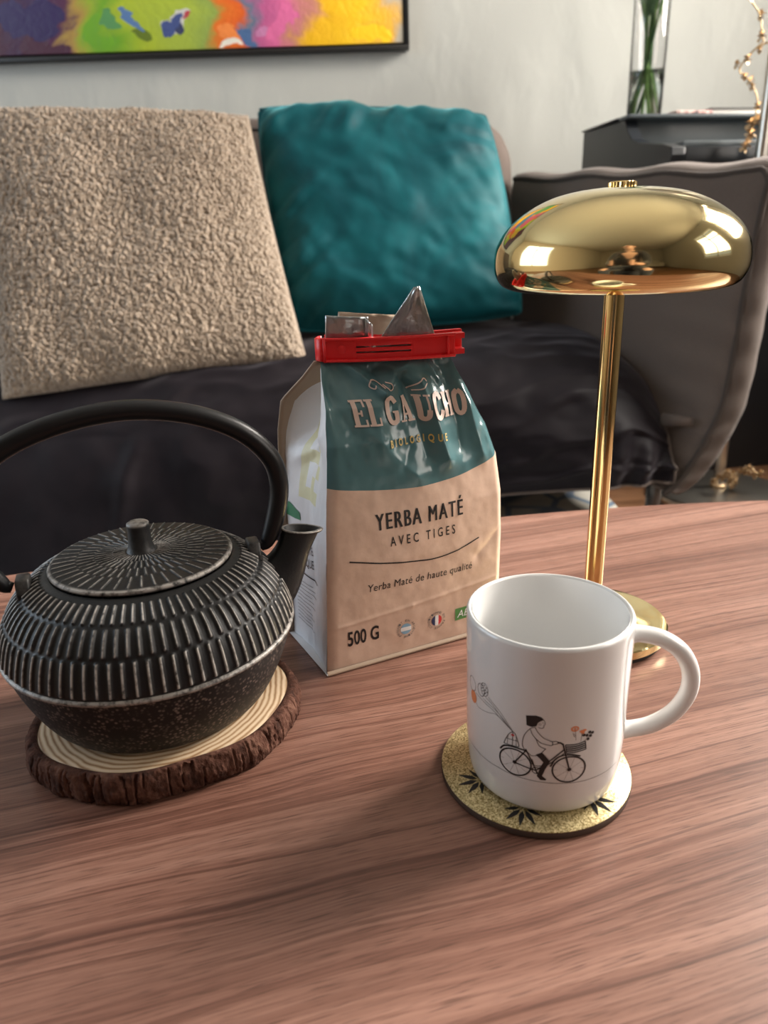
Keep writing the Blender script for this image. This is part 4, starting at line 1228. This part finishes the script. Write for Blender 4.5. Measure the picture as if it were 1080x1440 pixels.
# ------------------------------------------------------------------ painting
pic = thing('painting', (-.45, Y1 - .02, .762), 'colourful abstract painting in a thin black frame on the wall', 'painting')
px0, px1, pz0, pz1 = -1.30, .112, .760, 1.66
yb, yf = Y1 - .002, Y1 - .032
fw_ = .011
for (a, b_, c, d) in ((px0, px1, pz0, pz0 + fw_), (px0, px1, pz1 - fw_, pz1), (px0, px0 + fw_, pz0 + fw_, pz1 - fw_), (px1 - fw_, px1, pz0 + fw_, pz1 - fw_)):
    obj('frame_bar', *box(a, b_, yf, yb, c, d, .0015), m_frame, pic)
obj('backing', *box(px0 + fw_, px1 - fw_, yb - .008, yb - .002, pz0 + fw_, pz1 - fw_), m_frame, pic)
m_canvas = mat('abstract_paint', rough=.45); t = NT(m_canvas)
v = t.coords(kind='Generated')
wv = t.n('ShaderNodeTexNoise'); wv.inputs['Scale'].default_value = 5; wv.inputs['Detail'].default_value = 5; wv.inputs['Distortion'].default_value = 1.5
mpz = t.n('ShaderNodeMapping'); mpz.inputs['Scale'].default_value = (1.4, 1, .9); t.l(v, mpz.inputs[0]); t.l(mpz.outputs[0], wv.inputs['Vector'])
sb = t.n('ShaderNodeVectorMath', operation='SUBTRACT'); sb.inputs[1].default_value = (.5, .5, .5); t.l(wv.outputs['Color'], sb.inputs[0])
sc_ = t.n('ShaderNodeVectorMath', operation='SCALE'); sc_.inputs[3].default_value = .15; t.l(sb.outputs[0], sc_.inputs[0])
ad = t.n('ShaderNodeVectorMath', operation='ADD'); t.l(v, ad.inputs[0]); t.l(sc_.outputs[0], ad.inputs[1])
sx = t.n('ShaderNodeSeparateXYZ'); t.l(ad.outputs[0], sx.inputs[0])
X_, Z__ = sx.outputs[0], sx.outputs[2]
q = lambda px: ((-1.02 + px * (1.125 / 575)) - (px0 + .016)) / (px1 - px0 - .032)
r5 = t.n('ShaderNodeValToRGB'); t.l(X_, r5.inputs[0])
st = [(.0, (.03, .012, .06)), (q(10), (.075, .010, .025)), (q(60), (.045, .012, .07)), (q(100), (.09, .018, .06)), (q(112), (.45, .28, .06)), (q(130), (.30, .42, .03)), (q(160), (.16, .38, .02)), (q(200), (.40, .50, .03)), (q(270), (.36, .46, .06)),
      (q(305), (.26, .36, .08)), (q(320), (.70, .16, .02)), (q(345), (.70, .12, .02)), (q(358), (.10, .17, .25)), (q(375), (.45, .10, .25)), (q(410), (.62, .13, .30)), (q(432), (.50, .20, .16)), (q(450), (.76, .42, .01)), (q(500), (.82, .50, .01)), (q(545), (.74, .40, .04)), (1., (.42, .38, .31))]
e = r5.color_ramp.elements
while len(e) < len(st): e.new(.5)
for k, (p_, c) in enumerate(st): e[k].position = p_; e[k].color = (*c, 1)
colr = r5.outputs[0]


def blob(cx, cz, rx, rz, c, soft=.06):
    global colr
    dx = t.math('DIVIDE', t.math('SUBTRACT', X_, q(cx)), rx); dz = t.math('DIVIDE', t.math('SUBTRACT', Z__, cz), rz)
    rr2 = t.math('ADD', t.math('MULTIPLY', dx, dx), t.math('MULTIPLY', dz, dz))
    colr = t.mix(t.ramp(rr2, [(max(0, .9 - soft), (1,) * 3), (.95, (0,) * 3)]), colr, c)


blob(150, .045, .022, .04, (.16, .40, .02)); blob(203, .04, .026, .022, (.13, .19, .02)); blob(178, .075, .02, .02, (.10, .30, .10)); blob(207, .075, .01, .03, (.10, .20, .42))
blob(262, .075, .016, .045, (.60, .60, .58)); blob(258, .060, .009, .03, (.06, .09, .25)); blob(266, .045, .006, .016, (.04, .05, .12)); blob(268, .09, .008, .02, (.45, .06, .08)); blob(335, .03, .02, .022, (.80, .24, .06))
blob(332, .002, .018, .010, (.78, .74, .66)); blob(356, .02, .014, .03, (.07, .14, .30)); blob(380, .05, .014, .025, (.50, .20, .38)); blob(405, .065, .028, .05, (.65, .14, .32)); blob(60, .09, .06, .05, (.03, .014, .09)); blob(75, .02, .05, .03, (.07, .012, .035))
blob(520, .03, .03, .03, (.85, .55, .01)); blob(250, .3, .2, .12, (.5, .1, .05)); blob(420, .4, .16, .14, (.08, .2, .35)); blob(120, .5, .15, .2, (.4, .3, .03)); blob(330, .7, .2, .16, (.55, .12, .2)); blob(520, .65, .1, .2, (.1, .3, .12))
t.col(colr); t.bump(t.noise(t.coords(kind='Generated', scale=(1, 1, .6)), 45, 4, .6, 1.0), .004, .6)
cv = obj('canvas', *box(px0 + .016, px1 - .016, yf + .004, yb - .008, pz0 + .016, pz1 - .016, .001), m_canvas, pic)

# ------------------------------------------------------------------ digital piano
PA = radians(9)
pe, pn = np.array([cos(PA), sin(PA), 0]), np.array([sin(PA), -cos(PA), 0])     # along the front (right), towards the player
PB = np.array([.5706, 2.195, 0])
piano = thing('digital_piano', (PB[0], PB[1], FL), 'black digital piano behind the sofa arm holding a glass vase', 'piano')


def pia(x, d, z): return PB + pe * x + pn * d + np.array([0, 0, z])


def pbox(x0, x1, d0, d1, z0, z1, bev=.003): 
    V, F = box(x0, x1, d0, d1, z0, z1, bev); return [pia(*v) for v in V], [tuple(reversed(f)) for f in F]


side = [(0, .440), (0, .5300), (.17, .5285), (.245, .528), (.245, .520), (.275, .486), (.300, .472), (.440, .444), (.468, .437), (.468, .415), (.458, .398), (.2, .385), (0, .385)]
sidel = [(0, FL), (0, .5230), (.16, .5200), (.236, .5185), (.252, .494), (.275, .474), (.305, .463), (.420, .446), (.462, .436), (.466, .420), (.458, .396), (.33, .386), (.32, FL)]
LEN = .88
for xx in (0, LEN):
    V, F = prism(sidel, xx, xx + .032, lambda a, b_, d: pia(d, a, b_), .002)
    recalc(obj('side_panel', V, F, m_piano, piano, smooth=False))
obj('top_lid', *pbox(-.004, LEN + .036, -.004, .205, .5235, .5285, .0015), m_piano, piano)
obj('top_lid_front', *pbox(-.002, LEN + .034, .206, .262, .5200, .5290, .0025), m_pianog, piano)
obj('fascia', *pbox(.032, LEN, .205, .225, .455, .521), m_pianog, piano)
obj('key_lid', *pbox(.034, LEN - .002, .226, .448, .434, .449, .004), m_pianog, piano)
obj('key_slip', *pbox(.034, LEN - .002, .436, .460, .400, .436, .004), m_piano, piano)
obj('key_bed', *pbox(.032, LEN, .03, .45, .385, .400), m_piano, piano)
obj('back_board', *pbox(.032, LEN, .02, .035, -.15, .521), m_piano, piano)
obj('lower_board', *pbox(.032, LEN, .28, .30, FL, .385), m_piano, piano)

# vase with flower stems
VX, VY, VZ = .7025, 2.115, .5288
vase = thing('glass_vase', (VX, VY, VZ), 'tall clear glass vase of green stems standing on the piano', 'vase')
obj('glass', *lathe([(0, 0), (.041, 0), (.0425, .002), (.0440, .280), (.0436, .282), (.0428, .281), (.0411, .012), (0, .010)], 64, (VX, VY, VZ)), m_glass, vase)
obj('water', *lathe([(0, .0105), (.0408, .0125), (.0414, .115), (0, .115)], 48, (VX, VY, VZ)), m_water, vase)
for k in range(11):
    a = 2.4 * k; b_ = a + 2.6
    r0 = .028 + .006 * sin(k * 3); r1 = .026 + .010 * sin(k * 5 + 1)
    p0 = np.array([VX + r0 * cos(a), VY + r0 * sin(a), VZ + .014]); p1 = np.array([VX + .006 * cos(k), VY + .006 * sin(k * 2), VZ + .12]); p2 = np.array([VX + r1 * cos(b_), VY + r1 * sin(b_), VZ + .30]); p3 = p2 + np.array([.04 * cos(b_), .04 * sin(b_), .10])
    obj('stem', *tube(smoothpath([p0, p1, p2, p3], 20), .0032, 8), m_stem if k % 3 else m_leaf, vase)


def leafmesh(base_, dirv, L, w_):
    dirv = np.array(dirv, float); dirv /= np.linalg.norm(dirv); sd = np.cross(dirv, [0, 0, 1.0]); sd /= np.linalg.norm(sd) + 1e-9; upv = np.cross(sd, dirv)
    V = []
    for t_ in np.linspace(0, 1, 7):
        wd = w_ * sin(pi * min(1, t_ * .97 + .03)) ** .8
        c = base_ + dirv * L * t_ - upv * .25 * L * t_ * t_
        V += [c - sd * wd + upv * wd * .25, c, c + sd * wd + upv * wd * .25]
    F = []
    for i in range(6): F += [(3 * i, 3 * i + 1, 3 * i + 4, 3 * i + 3), (3 * i + 1, 3 * i + 2, 3 * i + 5, 3 * i + 4)]
    return V, F


for k in range(22):
    a = 2.399 * k; z = .205 + .16 * (k / 22) + .02 * sin(k * 7)
    base_ = np.array([VX + .010 * cos(a), VY + .010 * sin(a), VZ + z])
    L_ = .045 if z < .29 else .08
    obj('leaf', *leafmesh(base_, (cos(a) * (.28 if z < .29 else 1), sin(a) * (.28 if z < .29 else 1), .9), L_, .010), m_leaf, vase)
m_petal = mat('pale_petal', (.72, .62, .50), .7)
for k in range(5):
    a = 1.257 * k; c = np.array([VX + .045 * cos(a), VY + .045 * sin(a), VZ + .40 + .02 * sin(k * 3)])
    obj('blossom', *join(*[leafmesh(c, (cos(b_), sin(b_), .8), .035, .012) for b_ in np.arange(0, 2 * pi, pi / 4)]), m_petal, vase)

# books on the piano
bk1 = thing('closed_book', tuple(pia(.27, .17, .529)), 'thick pale-edged book lying on the piano', 'book')
obj('page_block', *pbox(.226, .386, .10, .235, .5305, .5435, .001), m_paper, bk1)
obj('cover', *join(pbox(.220, .388, .095, .240, .5292, .5308, .0005), pbox(.220, .388, .095, .240, .5432, .5448, .0005)), m_cover, bk1)
mg = obj('magazine', *pbox(.12, .216, .14, .255, .5292, .5372, .0015), m_sheet, at=tuple(pia(.13, .15, .529))); tag(mg, 'thin magazine with mottled red cover lying beside the vase', 'magazine')
bx1 = obj('small_black_box', *pbox(.392, .45, .13, .23, .5292, .5400, .003), m_piano, at=tuple(pia(.42, .15, .529))); tag(bx1, 'small black box lying on the piano right of the pale book', 'box')

# ------------------------------------------------------------------ floor lamp with gold blossom garland
FX, FY = .834, 1.728
fl_ = thing('floor_lamp', (FX, FY, FL), 'brushed steel floor lamp with a broad round foot beside the piano', 'floor lamp')
obj('foot', *lathe([(0, .026), (.010, .030), (.014, .026), (.150, .024), (.158, .021), (.160, .016), (.160, .002), (.158, 0), (0, 0)], 90, (FX, FY, FL)), m_steel, fl_); sharp(fl_.children[-1], 35)
obj('pole', *lathe([(0, .02), (.0125, .02), (.0125, 1.55), (0, 1.55)], 24, (FX, FY, FL)), m_steel, fl_); sharp(fl_.children[-1], 35)
obj('collar', *lathe([(.012, .024), (.019, .024), (.019, .032), (.012, .034)], 24, (FX, FY, FL)), m_goldf, fl_)
obj('shade', *lathe([(.10, 1.50), (.20, 1.28), (.203, 1.28), (.103, 1.502)], 48, (FX, FY, FL)), m_paper, fl_)
gar = thing('blossom_garland', (FX - .02, FY - .05, .45), 'gold wire garland with tiny blossoms hanging on the floor lamp', 'garland')
k_ = 1.69 / 1.62
gp = [(.7224, .6687), (.7433, .6452), (.7538, .6101), (.7560, .600), (.7399, .585), (.723, .566), (.7181, .5517), (.7330, .540), (.7464, .5266), (.7597, .5017), (.7600, .4706), (.7545, .4393), (.7495, .4241)]
GP = [(x * k_, 1.69, .256 + (z - .256) * k_) for x, z in gp]
br = [(.7725, .5975), (.7650, .598), (.7560, .594), (.7480, .588)]
obj('wire', *tube(smoothpath(GP, 80), .0016, 6), m_twig, gar)
GB = [(x * k_, 1.69, .256 + (z - .256) * k_) for x, z in br]
obj('wire', *tube(smoothpath(GB, 12), .0016, 6), m_twig, gar)


def blossom(c, s, k):
    ps = []
    for j in range(5):
        a = 1.2566 * j + k; d = np.array([cos(a), -.5 + .3 * sin(k * 5), sin(a)])
        ps.append(leafmesh(np.array(c), d, s, s * .42))
    return join(*ps)


path = smoothpath(GP, 40)
protos = []
for i, c in enumerate(path):
    if i % 3 == 0 or (i > 33 and i % 2 == 0):
        jit = np.array([.006 * sin(i * 9), .004 * sin(i * 5), .006 * cos(i * 7)])
        obj('blossom', *blossom(c + jit, .009 + .003 * (sin(i * 3) + 1) / 2 + (.004 if i > 30 else 0), i), m_goldf, gar)
# garland end curled round the foot
ga2 = thing('gold_vine', (FX + .03, FY - .05, FL + .03), 'gold blossom vine curled around the floor lamp foot', 'garland')
vp = [(FX - .035 + .10 * t_, FY - .045 - .02 * sin(t_ * 7), FL + .035 + .045 * abs(sin(t_ * 5 + .4))) for t_ in np.linspace(0, 1, 24)]
obj('wire', *tube(smoothpath(vp, 50), .0018, 6), m_twig, ga2)
for i, c in enumerate(vp): obj('blossom', *blossom(np.array(c) + np.array([.005 * sin(i * 5), 0, .006 * cos(i * 3)]), .011, i), m_goldf, ga2)

# ------------------------------------------------------------------ the far side of the room (seen mirrored in the brass shade)
tv = thing('media_cabinet', (-.95, Y0 + .25, FL), 'black media cabinet with a dark screen, mirrored small in the brass shade', 'cabinet')
obj('body', *box(-1.65, -.25, Y0 + .03, Y0 + .45, FL + .06, FL + .50, .006), m_piano, tv)
for x_ in (-1.62, -.94):
    obj('door', *box(x_, x_ + .66, Y0 + .45, Y0 + .468, FL + .09, FL + .47, .004), m_pianog, tv)
for x_ in (-1.6, -.32):
    obj('foot', *box(x_, x_ + .04, Y0 + .08, Y0 + .40, FL, FL + .06), m_leg, tv)
scr = thing('flat_screen', (-.95, Y0 + .22, FL + .5), 'dark flat screen standing on the cabinet, mirrored in the brass shade', 'television')
obj('panel', *box(-1.55, -.35, Y0 + .20, Y0 + .235, FL + .56, FL + 1.26, .006), m_piano, scr)
obj('stand', *box(-1.15, -.75, Y0 + .12, Y0 + .32, FL + .50, FL + .515, .004), m_leg, scr)
obj('neck', *box(-1.0, -.90, Y0 + .20, Y0 + .23, FL + .51, FL + .58, .004), m_leg, scr)
m_pale = fabric('pale_linen', (.50, .45, .37), (.56, .50, .42), 200)
so2 = thing('pale_armchair', (.95, Y0 + .6, FL), 'pale linen armchair, mirrored small in the brass shade', 'armchair')
obj('seat', *box(.50, 1.40, Y0 + .25, Y0 + .95, FL + .14, FL + .44, .05, 4), m_pale, so2)
obj('backrest', *box(.42, 1.48, Y0 + .06, Y0 + .27, FL + .14, FL + .86, .06, 4), m_pale, so2)
for x_ in (.36, 1.36): obj('armrest', *box(x_, x_ + .18, Y0 + .10, Y0 + .97, FL + .14, FL + .62, .05, 4), m_pale, so2)
for x_, y_ in ((.46, .2), (1.44, .2), (.46, .9), (1.44, .9)): obj('leg', *tube([(x_, Y0 + y_, FL), (x_, Y0 + y_, FL + .16)], .018, 12), m_walnut, so2)

# the person taking the picture: seated on a pouf, leaning over the phone
m_skin = mat('skin', (.55, .33, .25), .5); m_jacket = fabric('dark_jacket', (.018, .018, .022), (.028, .028, .032), 80); m_jeans = fabric('dark_trousers', (.03, .035, .05), (.045, .05, .07), 120)
m_hair = mat('brown_hair', (.06, .035, .02), .6)
pouf = thing('round_pouf', (.02, -.62, FL), 'round dark pouf under the seated person, mirrored in the shade', 'pouf')
obj('cushion', *lathe([(0, 0), (.20, 0), (.235, .03), (.25, .14), (.25, .26), (.235, .30), (.20, .325), (0, .33)], 48, (.02, -.62, FL)), m_jeans, pouf)


def skin(name, nodes, edges, mat_, parent, sub=2):
    """skin-modifier body: nodes = [(xyz, radius)]"""
    org = ORG[parent]
    me = bpy.data.meshes.new(name); me.from_pydata([tuple(np.array(p_) - org) for p_, _ in nodes], edges, []); me.update()
    o = bpy.data.objects.new(name, me); COL.objects.link(o); o.parent = parent; ORG[o] = org
    me.materials.append(mat_)
    o.modifiers.new('skin', 'SKIN')
    if not me.skin_vertices: me.attributes.new('skin_vertex', 'FLOAT', 'POINT')
    for i, (_, r_) in enumerate(nodes):
        r_ = r_ if isinstance(r_, tuple) else (r_, r_)
        me.skin_vertices[0].data[i].radius = r_
        me.skin_vertices[0].data[i].use_root = (i == 0)
    ss = o.modifiers.new('sub', 'SUBSURF'); ss.levels = sub; ss.render_levels = sub
    return o


def make_skin(name, nodes, edges, mat_, parent, sub=2):
    org = ORG[parent]
    bm = bmesh.new(); lay = bm.verts.layers.skin.verify(); vs = []
    for i, (p_, r_) in enumerate(nodes):
        v_ = bm.verts.new(tuple(np.array(p_) - org)); v_[lay].radius = r_ if isinstance(r_, tuple) else (r_, r_); v_[lay].use_root = (i == 0); vs.append(v_)
    for a_, b_ in edges: bm.edges.new((vs[a_], vs[b_]))
    me = bpy.data.meshes.new(name); bm.to_mesh(me); bm.free()
    me.materials.append(mat_)
    o = bpy.data.objects.new(name, me); COL.objects.link(o); o.parent = parent; ORG[o] = org
    o.modifiers.new('skin', 'SKIN').use_smooth_shade = True
    ss = o.modifiers.new('sub', 'SUBSURF'); ss.levels = sub; ss.render_levels = sub
    return o


pr_ = thing('person', (.02, -.62, .03), 'seated person in a dark jacket holding a phone, mirrored in the brass shade', 'person')
px = .02
body_nodes = [((px, -.62, .10), (.15, .11)), ((px, -.60, .28), (.135, .10)), ((px, -.545, .44), (.15, .105)), ((px, -.50, .545), (.10, .08)), ((px, -.46, .61), (.052, .052)), ((px, -.425, .675), (.075, .085)), ((px, -.405, .755), (.078, .095)), ((px, -.41, .82), (.055, .065)),
              ((px - .10, -.60, .07), .095), ((px - .17, -.30, .09), .072), ((px - .20, -.16, .08), .060), ((px - .21, -.19, -.14), .048), ((px - .21, -.22, -.30), .036), ((px - .21, -.14, -.335), (.035, .028)), ((px - .22, -.06, -.342), (.032, .022)),
              ((px + .10, -.60, .07), .095), ((px + .17, -.30, .09), .072), ((px + .20, -.16, .08), .060), ((px + .21, -.19, -.14), .048), ((px + .21, -.22, -.30), .036), ((px + .21, -.14, -.335), (.035, .028)), ((px + .22, -.06, -.342), (.032, .022)),
              ((px - .17, -.50, .52), .055), ((px - .215, -.42, .36), .044), ((px - .22, -.33, .235), .040), ((px - .14, -.20, .225), .033), ((px - .085, -.115, .24), .024),
              ((px + .17, -.50, .52), .055), ((px + .215, -.42, .36), .044), ((px + .22, -.33, .235), .040), ((px + .14, -.20, .225), .033), ((px + .085, -.115, .24), .024)]
ed_ = [(0, 1), (1, 2), (2, 3), (3, 4), (4, 5), (5, 6), (6, 7), (0, 8), (8, 9), (9, 10), (10, 11), (11, 12), (12, 13), (13, 14), (0, 15), (15, 16), (16, 17), (17, 18), (18, 19), (19, 20), (20, 21),
       (2, 22), (22, 23), (23, 24), (24, 25), (25, 26), (2, 27), (27, 28), (28, 29), (29, 30), (30, 31)]
pbody = make_skin('body', body_nodes, ed_, m_skin, pr_)
grow = lambda n_, k: (n_[0], tuple(x + k for x in n_[1]) if isinstance(n_[1], tuple) else n_[1] + k)
jk = [0, 1, 2, 3, 22, 23, 24, 25, 27, 28, 29, 30]; mp_ = {v_: i for i, v_ in enumerate(jk)}
make_skin('jacket', [grow(body_nodes[i], .014) for i in jk], [(mp_[a_], mp_[b_]) for a_, b_ in ed_ if a_ in mp_ and b_ in mp_], m_jacket, pr_)
tr = [0, 8, 9, 10, 11, 12, 15, 16, 17, 18, 19]; mp_ = {v_: i for i, v_ in enumerate(tr)}
make_skin('trousers', [grow(body_nodes[i], .012) for i in tr], [(mp_[a_], mp_[b_]) for a_, b_ in ed_ if a_ in mp_ and b_ in mp_], m_jeans, pr_)
make_skin('hair', [((px, -.45, .72), (.078, .06)), ((px, -.455, .80), (.088, .085)), ((px, -.43, .845), (.072, .07)), ((px, -.385, .855), (.055, .03))], [(0, 1), (1, 2), (2, 3)], m_hair, pr_)
hx = lambda x_, y_, z_: (px + x_, y_, z_)
obj('nose', *lathe([(.014, -.018), (.013, -.010), (.008, .008), (.005, .02), (0, .024)], 12, (px, -.318, .735)), m_skin, pr_)
for sg in (-1, 1):
    obj('eye', *lathe([(0, -.010), (.008, -.006), (.0105, 0), (.008, .006), (0, .010)], 12, (px + sg * .031, -.325, .765)), m_porc, pr_)
    obj('ear', *lathe([(0, -.028), (.010, -.02), (.013, 0), (.014, .016), (.008, .028), (0, .030)], 12, (px + sg * .082, -.415, .755)), m_skin, pr_)
    make_skin('palm', [((px + sg * .086, -.115, .240), (.024, .018)), ((px + sg * .080, -.085, .248), (.030, .013)), ((px + sg * .078, -.060, .252), (.034, .011))], [(0, 1), (1, 2)], m_skin, pr_)
    for k in range(4):
        L_ = (.9, 1.0, .95, .78)[k]; z_ = .276 - k * .017
        make_skin('finger', [((px + sg * .080, -.066, z_), .0085), ((px + sg * .086, -.040, z_ + .001), .0083), ((px + sg * (.086 - .012 * L_), -.0235, z_ + .002), .0078), ((px + sg * (.083 - .032 * L_), -.0225, z_ + .002), .0065)], [(0, 1), (1, 2), (2, 3)], m_skin, pr_, 1)
    make_skin('thumb', [((px + sg * .078, -.092, .266), .0105), ((px + sg * .070, -.070, .282), .0100), ((px + sg * .058, -.056, .288), .0090), ((px + sg * .044, -.050, .288), .0075)], [(0, 1), (1, 2), (2, 3)], m_skin, pr_, 1)
obj('mouth', *box(px - .024, px + .024, -.330, -.322, .702, .709, .003), m_inkred, pr_)
phm = Matrix.Translation((px, -.040, .262)) @ Matrix.Rotation(-PITCH, 4, 'X')
ph = thing('smartphone', (px, -.040, .262), 'dark phone held level in both hands of the mirrored person', 'phone')
obj('phone_body', *box(-.075, .075, -.004, .004, -.036, .036, .003, 2, phm), m_piano, ph)
obj('screen', *box(-.071, .071, -.0046, -.0038, -.033, .033, 0, 2, phm), m_black, ph)
